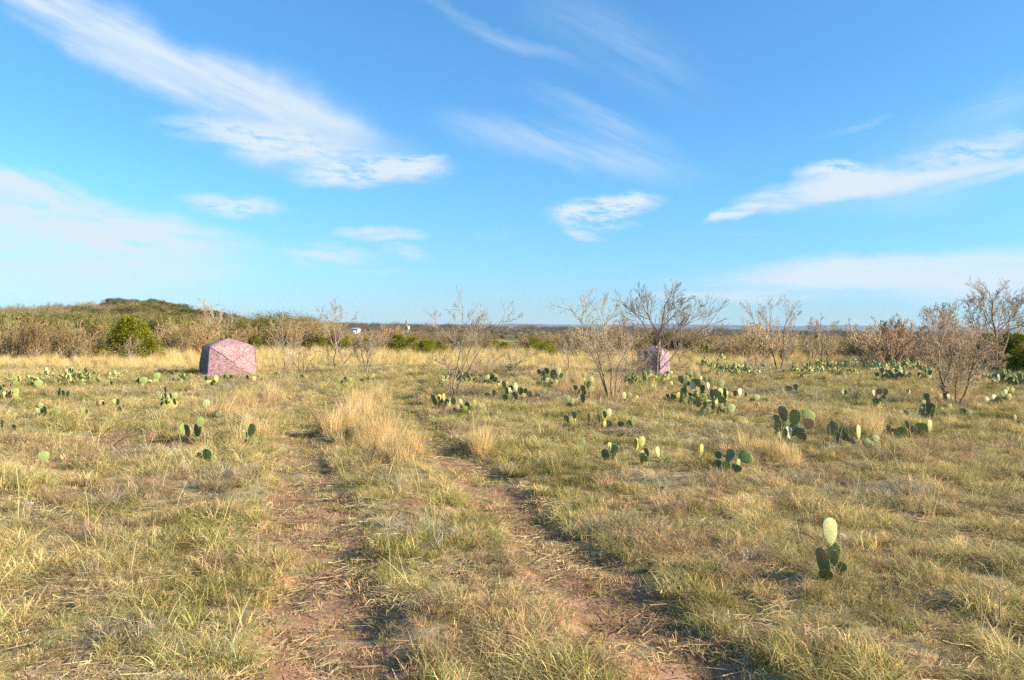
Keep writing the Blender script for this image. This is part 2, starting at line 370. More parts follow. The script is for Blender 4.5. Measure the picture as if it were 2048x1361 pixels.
# ------------------------------------------------------------------ ground: one sheet to the horizon
def build_ground():
    NA = 640; radii = [0.0]+list(np.geomspace(.5, 26, 330))+list(np.geomspace(26.3, 120, 120))+list(np.geomspace(123, 9500, 90))
    # finer in front of the camera than behind it
    a = np.linspace(0, 1, NA, endpoint=False); ang = 2*np.pi*a - .80*np.sin(2*np.pi*a)*1.0
    ang = ang + np.pi/2
    R, A = np.meshgrid(np.array(radii[1:]), ang, indexing='ij')
    X = R*np.cos(A); Y = R*np.sin(A)
    V = np.stack([X, Y, H(X, Y)], -1).reshape(-1, 3); V = np.vstack([[[0, 0, h1(0, 0)]], V])
    nr = len(radii)-1
    i = np.arange(nr-1)[:, None]*NA; j = np.arange(NA)[None, :]; j2 = (j+1) % NA
    q = np.stack([1+i+j, 1+i+NA+j, 1+i+NA+j2, 1+i+j2], -1).reshape(-1, 4)
    jj = np.arange(NA); tri = np.stack([np.zeros(NA, int), 1+jj, 1+(jj+1) % NA], -1)
    me = np_mesh('ground', V, [q, tri], [M_GROUND], smooth_=True)
    rv = np.zeros(len(V)); rad0 = np.hypot(V[:, 0], V[:, 1]); near = rad0 < 60; rv[near] = rut_val(V[near, 0], V[near, 1]); rv *= 1-.75*smooth(8, 13, rad0)
    for (px, py, rad) in SOIL:
        g = gpt(px, py); rv = np.maximum(rv, (1-smooth(rad*.5, rad*1.2, np.hypot(V[:, 0]-g.x, (V[:, 1]-g.y))))*1.3)
    for nm, arr in (('rut', rv), ('far', smooth(70, 130, np.hypot(V[:, 0], V[:, 1])))):
        at = me.attributes.new(nm, 'FLOAT', 'POINT'); at.data.foreach_set('value', arr.astype(np.float32))
    tag(mesh_obj('ground', me), kind='structure')
SOIL = [(875, 1025, .42), (1530, 828, .5), (1172, 846, .28), (845, 1010, .3)]
build_ground()

# ------------------------------------------------------------------ far blue ridge on the horizon
def build_ridge():
    xs = np.linspace(-2600, 9500, 240); V = []
    pr = VNoise(31)
    for k, (yo, s) in enumerate(((8200, 0), (8600, 1), (9100, 0))):
        hgt = s*(18+74*smooth(-1800, 5200, xs)+34*pr.fbm(xs*.0016, xs*0+3, 4)+10*pr.fbm(xs*.01, xs*0+9, 3)) - 12
        V.append(np.stack([xs, np.full_like(xs, yo), hgt], -1))
    V = np.concatenate(V); n = len(xs); F = []
    i = np.arange(n-1)
    for k in range(2): F.append(np.stack([k*n+i, k*n+i+1, (k+1)*n+i+1, (k+1)*n+i], -1))
    me = np_mesh('hills', V, F, [M_HILLFAR], smooth_=True)
    tag(mesh_obj('hills', me), kind='structure')
build_ridge()

# ------------------------------------------------------------------ grass
def blades(rng, n, rad, hmin, hmax, w, lean, curl, segs=3, hue=.5, outward=.6, cols=None):
    """a tuft of tapered ribbons"""
    V, F4, F3, C = [], [], [], []
    cols = cols or [(1, 1, 1)]
    ci = rng.randint(0, len(cols), n)
    for k in range(n):
        a = rng.rand()*6.283; r = rad*math.sqrt(rng.rand()); bx, by = r*math.cos(a), r*math.sin(a)
        h = hmin+(hmax-hmin)*rng.rand()
        az = a + rng.randn()*1.2 if rng.rand() < outward else rng.rand()*6.283
        th = abs(rng.randn())*lean; cu = curl*(.4+rng.rand()); dx, dy = math.cos(az), math.sin(az)
        fa = rng.rand()*3.1416; sx, sy = math.cos(fa), math.sin(fa)
        p = np.array([bx, by, -.01]); b0 = len(V); ww = w*(.6+.8*rng.rand()); seg = h/segs
        col = np.array(cols[ci[k]])*(.72+.5*rng.rand())
        for s in range(segs+1):
            f = 1-s/segs
            if s < segs:
                o = np.array([sx, sy, 0])*ww*.5*(.35+.65*f)
                V += [p-o, p+o]; C += [col, col]
            else: V.append(p.copy()); C.append(col)
            p = p+np.array([math.sin(th)*dx, math.sin(th)*dy, math.cos(th)])*seg
            th += cu/segs
            if p[2] < .006: p[2] = .006+.01*rng.rand()
        for s in range(segs-1):
            q = b0+2*s; F4.append((q, q+1, q+3, q+2))
        q = b0+2*(segs-1); F3.append((q, q+1, q+2))
    return V, F4, F3, C
def litter(rng, n):
    V, F4, C = [], [], []
    for k in range(n):
        a = rng.rand()*6.283; c = np.array([rng.randn()*.09, rng.randn()*.09, .004+.022*rng.rand()]); d = np.array([math.cos(a), math.sin(a), rng.randn()*.12])*(.02+.05*rng.rand())
        s_ = np.array([-math.sin(a), math.cos(a), rng.randn()*.5])*.0026; b = len(V); V += [c-d-s_, c-d+s_, c+d+s_*.5, c+d-s_*.5]; F4.append((b, b+1, b+2, b+3)); C += [np.array([1, 1, 1.])*(.6+.7*rng.rand())]*4
    return V, F4, [], C
def blade_proto(name, parts):
    V, F4, F3, C = [], [], [], []
    for (v, f4, f3, c) in parts:
        b = len(V); V += v; C += c; F4 += [tuple(i+b for i in f) for f in f4]; F3 += [tuple(i+b for i in f) for f in f3]
    F = []
    if F4: F.append(np.array(F4))
    if F3: F.append(np.array(F3))
    me = np_mesh(name, np.array(V), F, [M_GRASS], col=np.array(C, np.float32))
    return bpy.data.objects.new(name, me)
def forb(rng, stems, h, w=.0045, cols=None, twig=8, spread=.5):
    """wiry branching weed made of little ribbons"""
    V, F4, F3, C = [], [], [], []
    def rib(p, q, ww, col):
        d = q-p; s = np.cross(d, rng.randn(3)); s = s/(np.linalg.norm(s)+1e-9)*ww*.5
        b = len(V); V.extend([p-s, p+s, q+s*.4, q-s*.4]); C.extend([col]*4); F4.append((b, b+1, b+2, b+3))
    for k in range(stems):
        a = rng.rand()*6.283; p = np.array([.05*math.cos(a), .05*math.sin(a), 0.])*rng.rand()*2
        d = np.array([math.cos(a)*spread*rng.rand(), math.sin(a)*spread*rng.rand(), 1.]); d /= np.linalg.norm(d)
        col = np.array(cols[rng.randint(len(cols))])*(.7+.5*rng.rand()); n = 4; L_ = h*(.55+.5*rng.rand())
        for s in range(n):
            q = p+d*L_/n; rib(p, q, w, col)
            for j in range(twig//2):
                e = d+rng.randn(3)*.75; e /= np.linalg.norm(e); st = p+(q-p)*rng.rand(); en = st+e*L_*(.10+.16*rng.rand())
                rib(st, en, w*.8, col*(.85+.3*rng.rand()))
                if rng.rand() < .6:
                    e2 = e+rng.randn(3)*.6; rib(en, en+e2/np.linalg.norm(e2)*L_*.09, w*1.3, col*1.1)
            p = q; d = d+rng.randn(3)*.18; d /= np.linalg.norm(d)
    return V, F4, F3, C
rng = np.random.RandomState(11)
STR = [(1, 1, 1), (1.05, .92, .8), (.85, .8, .7), (.72, .88, .6), (1.1, 1.08, .95)]
MIX = [(1, 1, 1), (.70, .92, .60), (1.3, 1.12, 1.0), (.55, .70, .5), (1.7, 1.35, 1.25), (1.9, 1.5, 1.5)]
def make_protos():
    P = {}
    P['short'] = [blade_proto('short_tuft', [blades(rng, 46, .10, .03, .10, .0060, .7, 1.2, cols=MIX)]) for _ in range(3)]
    P['green'] = [blade_proto('green_tuft', [blades(rng, 60, .07, .08, .21, .0060, .42, 1.0, cols=MIX)]) for _ in range(4)]
    P['mat'] = [blade_proto('matted_tuft', [blades(rng, 70, .12, .16, .36, .0052, .65, 2.3, segs=4, cols=STR), blades(rng, 22, .1, .05, .14, .006, .6, 1, cols=[(.6, .85, .5)])]) for _ in range(4)]
    P['upright'] = [blade_proto('upright_tuft', [blades(rng, 55, .09, .20, .50, .0046, .17, .5, cols=STR), blades(rng, 30, .12, .06, .2, .0055, .6, 1.3, cols=STR)]) for _ in range(4)]
    P['forb'] = [blade_proto('wiry_weed', [forb(rng, 13, .24, cols=[(1, 1, 1), (1.1, .9, .82), (.8, .75, .7)])]) for _ in range(4)]
    P['litter'] = [blade_proto('straw_litter', [litter(rng, 60)]) for _ in range(4)]
    P['stalk'] = [blade_proto('seed_stalk', [blades(rng, 3, .04, .40, .75, .0052, .16, .35, segs=5, cols=[(1, 1, 1)])]) for _ in range(3)]
    return P
PROT = make_protos()
def scatter_group(name, objs, pts, rot, scl, tint, pick, label=None):
    """one stuff object: the points carry rotation, size and colour, a geometry-node modifier sets a tuft on each"""
    c = bpy.data.collections.new(name+'_tufts')
    for o in objs: c.objects.link(o)
    me = bpy.data.meshes.new(name); me.vertices.add(len(pts)); me.vertices.foreach_set('co', np.asarray(pts, np.float32).ravel())
    a = me.attributes.new('rot', 'FLOAT_VECTOR', 'POINT'); a.data.foreach_set('vector', np.asarray(rot, np.float32).ravel())
    a = me.attributes.new('scl', 'FLOAT_VECTOR', 'POINT'); a.data.foreach_set('vector', np.asarray(scl, np.float32).ravel())
    a = me.attributes.new('pick', 'INT', 'POINT'); a.data.foreach_set('value', np.asarray(pick, np.int32))
    a = me.attributes.new('tint', 'FLOAT_COLOR', 'POINT'); cc = np.ones((len(pts), 4), np.float32); cc[:, :3] = tint; a.data.foreach_set('color', cc.ravel())
    o = mesh_obj(name, me)
    g = bpy.data.node_groups.new(name+'_nodes', 'GeometryNodeTree')
    g.interface.new_socket('Geometry', in_out='INPUT', socket_type='NodeSocketGeometry'); g.interface.new_socket('Geometry', in_out='OUTPUT', socket_type='NodeSocketGeometry')
    gi = g.nodes.new('NodeGroupInput'); go = g.nodes.new('NodeGroupOutput'); ci = g.nodes.new('GeometryNodeCollectionInfo')
    ci.inputs['Collection'].default_value = c; ci.inputs['Separate Children'].default_value = True; ci.inputs['Reset Children'].default_value = True
    ip = g.nodes.new('GeometryNodeInstanceOnPoints'); ip.inputs['Pick Instance'].default_value = True
    def na(n, ty):
        x = g.nodes.new('GeometryNodeInputNamedAttribute'); x.data_type = ty; x.inputs[0].default_value = n; return x.outputs[0]
    e = g.nodes.new('FunctionNodeEulerToRotation')
    g.links.new(gi.outputs[0], ip.inputs['Points']); g.links.new(ci.outputs[0], ip.inputs['Instance'])
    g.links.new(na('pick', 'INT'), ip.inputs['Instance Index']); g.links.new(na('rot', 'FLOAT_VECTOR'), e.inputs[0]); g.links.new(e.outputs[0], ip.inputs['Rotation'])
    g.links.new(na('scl', 'FLOAT_VECTOR'), ip.inputs['Scale']); g.links.new(ip.outputs[0], go.inputs[0])
    md = o.modifiers.new('tufts', 'NODES'); md.node_group = g
    tag(o, label, 'grass', kind='stuff')
    return o

# colours (real-world base colours)
C_STRAW = np.array([.67, .55, .28]); C_GOLD = np.array([.80, .61, .30]); C_GREEN = np.array([.29, .275, .095]); C_OLIVE = np.array([.45, .39, .16])
C_PINK = np.array([.60, .44, .28]); C_GREY = np.array([.50, .455, .35]); C_BROWN = np.array([.30, .215, .135])
def rand_pts(n, y0, y1, rng, half=.80):
    """points in the wedge in front of the camera, evenly spread over the ground"""
    y = np.sqrt(rng.rand(n)*(y1*y1-y0*y0)+y0*y0); x = (rng.rand(n)*2-1)*(half*y+2.0)
    return x, y
BLIND_C = []
# patches seen in the photograph: px, py, half width px, half height px
def patch_mask(x, y, lst):
    m = np.zeros(len(x))
    for (px, py, hw, hh, amt) in lst:
        g = gpt(px, py); k = g.y/FPX; rx = hw*k; a = gpt(px, py-hh); b = gpt(px, py+hh); ry = max((a.y-b.y)/2, .2)
        d = np.hypot((x-g.x)/rx, (y-g.y)/ry); m = np.maximum(m, amt*(1-smooth(.55, 1.15, d)))
    return m
PINK = [(1310, 1085, 90, 45, .9), (1440, 1110, 110, 40, .8), (1600, 945, 70, 25, .8), (1870, 890, 90, 12, .9), (1480, 905, 70, 25, .5), (1730, 1090, 100, 50, .5), (1890, 1010, 120, 60, .45),
        (330, 980, 110, 25, .7), (180, 1060, 150, 25, .6), (480, 1120, 110, 40, .5), (200, 885, 80, 18, .7), (90, 1210, 120, 40, .45), (950, 860, 60, 12, .7), (1130, 790, 40, 25, .7),
        (760, 860, 60, 15, .7), (1520, 1180, 110, 40, .6), (1050, 800, 50, 10, .4), (820, 1280, 150, 40, .3), (1010, 745, 120, 10, .5), (1700, 1300, 200, 60, .3), (500, 1300, 150, 50, .4)]
GREY = [(290, 910, 80, 25, .7), (820, 1060, 90, 30, .8), (130, 1085, 90, 25, .8), (440, 960, 70, 40, .7), (1250, 955, 80, 16, .7), (260, 1000, 60, 30, .6), (200, 1290, 60, 30, .6), (1440, 850, 80, 10, .3),
        (860, 1080, 60, 25, .7), (1750, 990, 120, 30, .4), (920, 815, 60, 8, .6), (440, 1010, 70, 30, .7)]
GREEN = [(700, 1010, 90, 60, .9), (760, 1130, 120, 60, .7), (1500, 1200, 130, 45, .9), (1000, 1030, 80, 35, .7), (1320, 1280, 100, 50, .8), (900, 1180, 120, 60, .6), (1600, 1300, 150, 50, .8), (1050, 960, 120, 50, .6),
         (900, 840, 70, 20, .7), (820, 790, 80, 14, .9), (700, 790, 80, 16, .7), (1400, 1000, 180, 60, .4), (1900, 1250, 200, 60, .5), (1250, 870, 200, 30, .5), (1700, 770, 200, 14, .6), (1900, 830, 150, 20, .6),
         (330, 900, 60, 20, .4), (310, 1080, 130, 50, .5), (120, 980, 100, 30, .5), (600, 1080, 60, 50, .4), (1250, 1130, 100, 40, .6), (1300, 1000, 120, 60, .5), (630, 860, 30, 60, .5), (400, 1230, 140, 50, .5)]
DRYTALL = [(690, 845, 48, 38, 1.0), (745, 880, 55, 22, .9), (800, 915, 45, 16, .7), (558, 865, 22, 36, .8), (500, 815, 60, 22, .5), (845, 945, 36, 14, .45), (965, 905, 16, 20, .9),
           (1530, 905, 50, 24, .5), (1740, 860, 50, 14, .5), (1180, 780, 60, 26, .3), (960, 985, 70, 24, .35), (1340, 735, 30, 16, .6), (760, 800, 60, 20, .25)]
def build_grass():
    rng = np.random.RandomState(5)
    K = {k: [] for k in PROT}
    def put(kind, x, y, s, sz, tint, lean=.10):
        K[kind].append((x, y, s, sz, tint, np.full(len(x), lean)))
    def tints(x, y, rng, green_bias=0.0):
        g = n2.fbm(x*.5+9, y*.5, 4); p = n3.fbm(x*.33+4, y*.33+8, 4); q = n4.fbm(x*.9, y*.9+3, 3)
        left = smooth(.2, -.5, x/np.maximum(y, 1))
        G = np.clip(smooth(.48, .64, g)*.62+.12+.6*patch_mask(x, y, GREEN)+green_bias-.10*left, 0, .92)
        Pk = np.clip(smooth(.55, .68, p)*.6+patch_mask(x, y, PINK), 0, .9)
        Gy = np.clip(smooth(.6, .72, q)*.5+patch_mask(x, y, GREY), 0, .9)
        c = C_STRAW*(1-left[:, None]*.0)+np.zeros((len(x), 3))
        r = rng.rand(len(x)); green = (r < G)
        olive = rng.rand(len(x))[:, None]
        cg = C_GREEN*(1-olive)+C_OLIVE*olive
        c = np.where(green[:, None], cg, c)
        r = rng.rand(len(x)); c = np.where((r < Pk*.8)[:, None], C_PINK*(.9+.2*rng.rand(len(x), 1)), c)
        r = rng.rand(len(x)); c = np.where((r < Gy*.7)[:, None], C_GREY, c)
        c = c*(.58+.72*rng.rand(len(x), 1))*(.68+.62*n1.fbm(x*1.1+3, y*1.1, 3)[:, None])
        return c, green, Pk, Gy
    # density rings: y0, y1, tufts/m2, size
    for (y0, y1, dens, size) in ((2.2, 8, 150, .58), (8, 13, 96, .64), (13, 22, 56, .74), (22, 40, 24, .95), (40, 72, 6.0, 1.5)):
        area = .80*(y1*y1-y0*y0)+4*(y1-y0); n = int(area*dens)
        x, y = rand_pts(n, y0, y1, rng)
        rut = rut_val(x, y); tall = patch_mask(x, y, DRYTALL)
        clump = n2.fbm(x*2.6+3, y*2.6, 3)
        gold = smooth(36, 41, y)*(1-smooth(62, 66, y))*smooth(.36, .12, x/y)
        gold = np.maximum(gold, smooth(30, 34, y)*(1-smooth(62, 66, y))*smooth(-.22, -.3, x/y))
        gold = np.maximum(gold, smooth(44, 48, y)*(1-smooth(62, 66, y))*smooth(.22, .12, np.abs(x/y-.25)))
        c, green, Pk, Gy = tints(x, y, rng, -.25*smooth(.2, -.3, x/y)*0)
        r = rng.rand(n); s = size*(.55+.85*rng.rand(n)**1.3)*(.55+1.0*smooth(.32, .68, clump)); sz = np.ones(n)
        near = rut > .25
        bare = (rng.rand(n) < smooth(.45, .95, rut)*(.74-.70*smooth(9, 16, y)))
        kind = np.where(near, 0, np.where(green & (r < .62), 1, np.where(r < .10, 4, np.where(r < .86, 2, 1))))
        kind = np.where((tall > rng.rand(n)) & ~near, 3, kind)
        kind = np.where((Gy > .4) & (r < .34) & ~near & (kind != 3), 4, kind)
        kind = np.where((Pk > .4) & (r < .32) & ~near & (kind != 3), 4, kind)
        kind = np.where(gold > rng.rand(n)*.9+.1, 5, kind)
        c = np.where((kind == 3)[:, None], (C_GOLD*.35+np.array([.70, .50, .29])*.65)*(.85+.35*rng.rand(n, 1))*(1-.25*Pk[:, None]), c)
        c = np.where((kind == 5)[:, None], C_GOLD*(.75+.45*n3.fbm(x*.3, y*.3, 3)[:, None])*(.85+.3*rng.rand(n, 1)), c)
        pinkstraw = np.array([.56, .42, .235]); gmix = rng.rand(n, 1)
        c = np.where((kind == 0)[:, None], np.where(gmix < .52+.3*smooth(10, 16, y)[:, None], C_GREEN*(.9+.5*rng.rand(n, 1)), pinkstraw*(.8+.5*rng.rand(n, 1))), c)
        names = ['short', 'green', 'mat', 'upright', 'forb', 'upright']
        for k in range(6):
            sel = (kind == k) & ~bare
            if not sel.any(): continue
            ss = s[sel].copy(); zz = sz[sel].copy()
            if k == 0: ss = ss*1.05
            if k == 2: zz = zz*.80
            if k == 4: ss = ss*.8; zz = zz*.8
            if k == 5: ss = ss*.62; zz = zz*1.0
            if k == 3: ss = ss*1.12/max(size, 1)**.5; zz = zz*.95
            put(names[k], x[sel], y[sel], ss, zz, c[sel], .16)
        # second thin layer of small growth
        if y0 < 22:
            m2 = int(n*.45); x, y = rand_pts(m2, y0, y1, rng); c, green, Pk, Gy = tints(x, y, rng, .1); rut = rut_val(x, y)
            keep = rng.rand(m2) > smooth(.3, .9, rut)*.5
            c = np.where((rut > .3)[:, None], np.where(rng.rand(m2, 1) < .5, C_GREEN*1.2, pinkstraw[None, :]), c)
            put('short', x[keep], y[keep], size*(.6+.7*rng.rand(keep.sum())), np.ones(keep.sum()), c[keep], .2)
    for (y0, y1, dens) in ((2.2, 9, 30), (9, 16, 18)):
        n = int((.80*(y1*y1-y0*y0)+4*(y1-y0))*dens); x, y = rand_pts(n, y0, y1, rng); keep = rng.rand(n) < .62
        x, y = x[keep], y[keep]; n = len(x); put('litter', x, y, .8+.6*rng.rand(n), np.ones(n), np.where(rng.rand(n, 1) < .4, C_STRAW*.9, np.array([.50, .34, .20]))*(.7+.5*rng.rand(n, 1)), .03)
    # loose single stalks standing above the rest
    n = 480; x, y = rand_pts(n, 3.5, 20, rng); keep = (rut_val(x, y) < .2)
    put('stalk', x[keep], y[keep], .55+.6*rng.rand(keep.sum()), np.ones(keep.sum()), C_STRAW*1.15*(.8+.4*rng.rand(keep.sum(), 1)), .22)
    labels = {'short': 'very short green and tan grass and litter in the wheel ruts', 'green': 'green and olive grass tufts scattered over the field',
              'mat': 'curled matted straw coloured grass covering the field', 'upright': 'tall dry golden bunch grass standing along the track and far clearing',
              'forb': 'wiry pinkish and grey dry weeds among the grass', 'litter': 'loose flattened straw litter lying on the soil', 'stalk': 'single tall dry seed stalks rising above the field'}
    tot = 0
    for k, lst in K.items():
        X = np.concatenate([a[0] for a in lst]); Y = np.concatenate([a[1] for a in lst]); S = np.concatenate([a[2] for a in lst]); Z = np.concatenate([a[3] for a in lst])
        T = np.concatenate([a[4] for a in lst]); LN = np.concatenate([a[5] for a in lst]); n = len(X); tot += n
        for (bx, by, br) in BLIND_C:
            keep = np.hypot(X-bx, Y-by) > br; X, Y, S, Z, T, LN = X[keep], Y[keep], S[keep], Z[keep], T[keep], LN[keep]
        for (px, py, rad) in SOIL:
            g = gpt(px, py); keep = (np.hypot(X-g.x, Y-g.y) > rad*.95) | (rng.rand(len(X)) < .12); X, Y, S, Z, T, LN = X[keep], Y[keep], S[keep], Z[keep], T[keep], LN[keep]
        n = len(X)
        P = np.stack([X, Y, H(X, Y)-.004], -1)
        rot = np.stack([rng.randn(n)*LN, rng.randn(n)*LN, rng.rand(n)*6.283], -1)
        scattername = {'short': 'short_grass', 'green': 'green_grass', 'mat': 'matted_dry_grass', 'upright': 'tall_golden_grass', 'forb': 'dry_weeds', 'stalk': 'seed_stalks', 'litter': 'straw_litter'}[k]
        scatter_group(scattername, PROT[k], P, rot, np.stack([S, S, S*Z], -1), np.clip(T, 0, .9), rng.randint(0, len(PROT[k]), n), labels[k])
    print('tufts', tot)

# ------------------------------------------------------------------ tubes, trees
class Tubes:
    def __init__(s): s.V = []; s.F = []; s.n = 0; s.C = []
    def tube(s, pts, rad, sides=4, col=(1, 1, 1)):
        pts = np.asarray(pts, float); k = len(pts)
        T = np.gradient(pts, axis=0); T /= np.linalg.norm(T, axis=1)[:, None]+1e-9
        ref = np.array([.31, .17, .93]) if abs(T[0][2]) < .9 else np.array([1., .1, 0])
        U = np.cross(T, ref); U /= np.linalg.norm(U, axis=1)[:, None]+1e-9; W = np.cross(T, U)
        a = np.arange(sides)*2*np.pi/sides; rad = np.asarray(rad, float)
        ring = pts[:, None, :]+rad[:, None, None]*(np.cos(a)[None, :, None]*U[:, None, :]+np.sin(a)[None, :, None]*W[:, None, :])
        s.V.append(ring.reshape(-1, 3)); s.C.append(np.tile(col, (k*sides, 1)))
        i = np.arange(k-1)[:, None]*sides; j = np.arange(sides)[None, :]; j2 = (j+1) % sides
        s.F.append((s.n+np.stack([i+j, i+j2, i+sides+j2, i+sides+j], -1)).reshape(-1, 4)); s.n += k*sides
    def tri(s, P3, col):
        P3 = np.asarray(P3, float); n = len(P3)      # (n,4,3) small leaf quads
        s.V.append(P3.reshape(-1, 3)); s.C.append(np.repeat(col, 4, axis=0))
        s.F.append(s.n+np.arange(n*4).reshape(n, 4)); s.n += n*4
    def mesh(s, name, mats, smooth_=False):
        return np_mesh(name, np.concatenate(s.V), [np.concatenate(s.F)], mats, col=np.concatenate(s.C).astype(np.float32), smooth_=smooth_)
def wander(rng, p, d, length, n, jit, up=0.05):
    pts = [p]
    for i in range(n):
        d = d+rng.randn(3)*jit+np.array([0, 0, up]); d = d/np.linalg.norm(d); p = p+d*length/n; pts.append(p)
    return np.array(pts), d
def sprout(rng, crown, pts, L0, r0, level, maxlev, kids, rmin, jit=.10, start=.25, col=(1, 1, 1), up=.06, tips=None, zig=.0):
    """side branches along a limb, recursively"""
    k = len(pts)-1
    for c in range(kids):
        t = start+(1-start)*(c+rng.rand())/kids; f = t*k; i = min(int(f), k-1); p = pts[i]+(pts[i+1]-pts[i])*(f-i)
        T = pts[i+1]-pts[i]; T /= np.linalg.norm(T)+1e-9
        q = rng.randn(3); q -= T*(q@T); q /= np.linalg.norm(q)+1e-9
        sp = .45+.5*rng.rand(); d = T*math.cos(sp)+q*math.sin(sp); d[2] += .12
        d /= np.linalg.norm(d); ln = L0*(.6+.6*rng.rand())*(1.25-.85*t)
        n = 4 if level < maxlev else 3
        pp, dd = wander(rng, p, d, ln, n, jit, up)
        rr = max(r0*(1-.5*t), rmin)
        crown.tube(pp, np.linspace(rr, max(rmin*.75, rr*.35), len(pp)), 4 if level < 2 else 3, np.array(col)*(.8+.4*rng.rand()))
        if level < maxlev: sprout(rng, crown, pp, ln*.55, rr*.55, level+1, maxlev, max(4, int(kids*.52)) if level < maxlev-1 else 3, rmin, jit, .2, col, up, tips)
        elif tips is not None: tips.append(pp[-1]); tips.append(pp[1])
def leafbits(rng, crown, P, size, cols, spread=.03):
    P = np.asarray(P); n = len(P)
    if n == 0: return
    P = P+rng.randn(n, 3)*spread
    A = rng.randn(n, 3); A /= np.linalg.norm(A, axis=1)[:, None]; B = np.cross(A, rng.randn(n, 3)); B /= np.linalg.norm(B, axis=1)[:, None]+1e-9
    s = size*(.6+.8*rng.rand(n, 1)); Q = np.stack([P-A*s, P-B*s*.45, P+A*s, P+B*s*.45], 1)
    crown.tri(Q, np.array(cols)[rng.randint(0, len(cols), n)]*(.75+.5*rng.rand(n, 1)))
TWIG = [(.32, .25, .16), (.38, .30, .19), (.27, .21, .135)]
def limb_tree(name, base, depth, limbs, label, cat, rng_seed, kids=9, maxlev=None, L0=None, rmin=.006, r0=.05, leaf=None, dark=False, group=None, tint=(1, 1, 1), twigcol=(.40, .31, .24), zspread=.5):
    """a bare tree: main limbs follow the outline in the photograph at the tree's own distance, spread in depth; twigs grow from them"""
    rng = np.random.RandomState(rng_seed); b = gpt(*base); D = b.y if depth is None else depth
    g = h1(at_depth(base[0], base[1], D).x, D); org = at_depth(base[0], base[1], D); org.z = g
    trunk = Tubes(); crown = Tubes(); tips = []; sc = D/FPX
    if maxlev is None: maxlev = 3 if name == 'mesquite_tree' else 2
    for li, (pl, rr) in enumerate(limbs):
        main = rr >= r0*.6
        if rr < .06: rr = rr*.8
        pts = []; zsl = rng.randn()*zspread*.5; y0 = None
        for q in pl:
            w = at_depth(q[0], q[1], D); hh = max(0, w.z-g)
            w = at_depth(q[0], q[1], D+hh*zsl); pts.append(np.array(w)-np.array(org))
        if abs(pl[0][0]-base[0]) < 14 and abs(pl[0][1]-base[1]) < 12: pts[0][2] = -.06
        P = [pts[0]]
        for a, c in zip(pts[:-1], pts[1:]):
            m = max(2, int(np.linalg.norm(c-a)/.22))
            for s in range(1, m+1): P.append(a+(c-a)*s/m+(rng.randn(3)*.012 if s < m else 0))
        P = np.array(P); rad = np.linspace(rr, max(rr*.22, rmin), len(P))
        (trunk if main or not trunk.V else crown).tube(P, rad, 6 if main else 4, (1, 1, 1) if main else twigcol)
        ln = np.linalg.norm(P[-1]-P[0]); Lk = L0 or .50*ln
        sprout(rng, crown, P, min(Lk, ln*.7), rr*.38, 1, maxlev, int(.95*kids*(.6+.5*min(1.5, ln))), rmin, tips=tips, col=twigcol, start=.22)
    if leaf:
        n, size, cols = leaf; n = int(n*.5); size = size*.5; tp = np.array(tips); leafbits(rng, crown, tp[rng.randint(0, len(tp), n)], size, cols, .04)
    e = empty(name, org)
    tm = trunk.mesh('trunk', [M_BARK_DK if dark else M_BARK], True); t = mesh_obj('trunk', tm, e); t.color = (*tint, 1)
    cm = crown.mesh('crown', [M_BRUSH]); c = mesh_obj('crown', cm, e); c.color = (*tint, 1)
    tag(e, label, cat, group); return e
def shrub_mesh(seed, stems, maxlev=2, kids=6, leaf=0, leafcols=None, w=.55, rmin=.011, up=.05, twigcol=(.36, .28, .175), lsize=.022):
    """a bare or thinly leaved shrub, one metre tall; returns trunk and crown meshes"""
    rng = np.random.RandomState(seed); trunk = Tubes(); crown = Tubes(); tips = []
    for k in range(stems):
        a = 6.283*(k+rng.rand()*.7)/stems; sp = w*(.3+.8*rng.rand()); d = np.array([math.cos(a)*sp, math.sin(a)*sp, .8]); d /= np.linalg.norm(d)
        P, _ = wander(rng, np.array([math.cos(a)*.04, math.sin(a)*.04, -.03]), d, .62+.32*rng.rand(), 5, .12, .07)
        trunk.tube(P[:4], np.linspace(.013, .009, 4), 4, (1, 1, 1)); crown.tube(P[3:], np.linspace(.009, .005, len(P)-3), 3, twigcol)
        sprout(rng, crown, P, .30, .011, 1, maxlev, kids, rmin*.5, jit=.2, start=.2, tips=tips, col=twigcol, up=up)
    if leaf:
        tp = np.array(tips); leafbits(rng, crown, tp[rng.randint(0, len(tp), leaf)], lsize, leafcols, .05)
    V = np.concatenate(crown.V); top = np.percentile(V[:, 2], 99)
    for T in (trunk, crown): T.V = [v/top for v in T.V]
    return trunk, crown
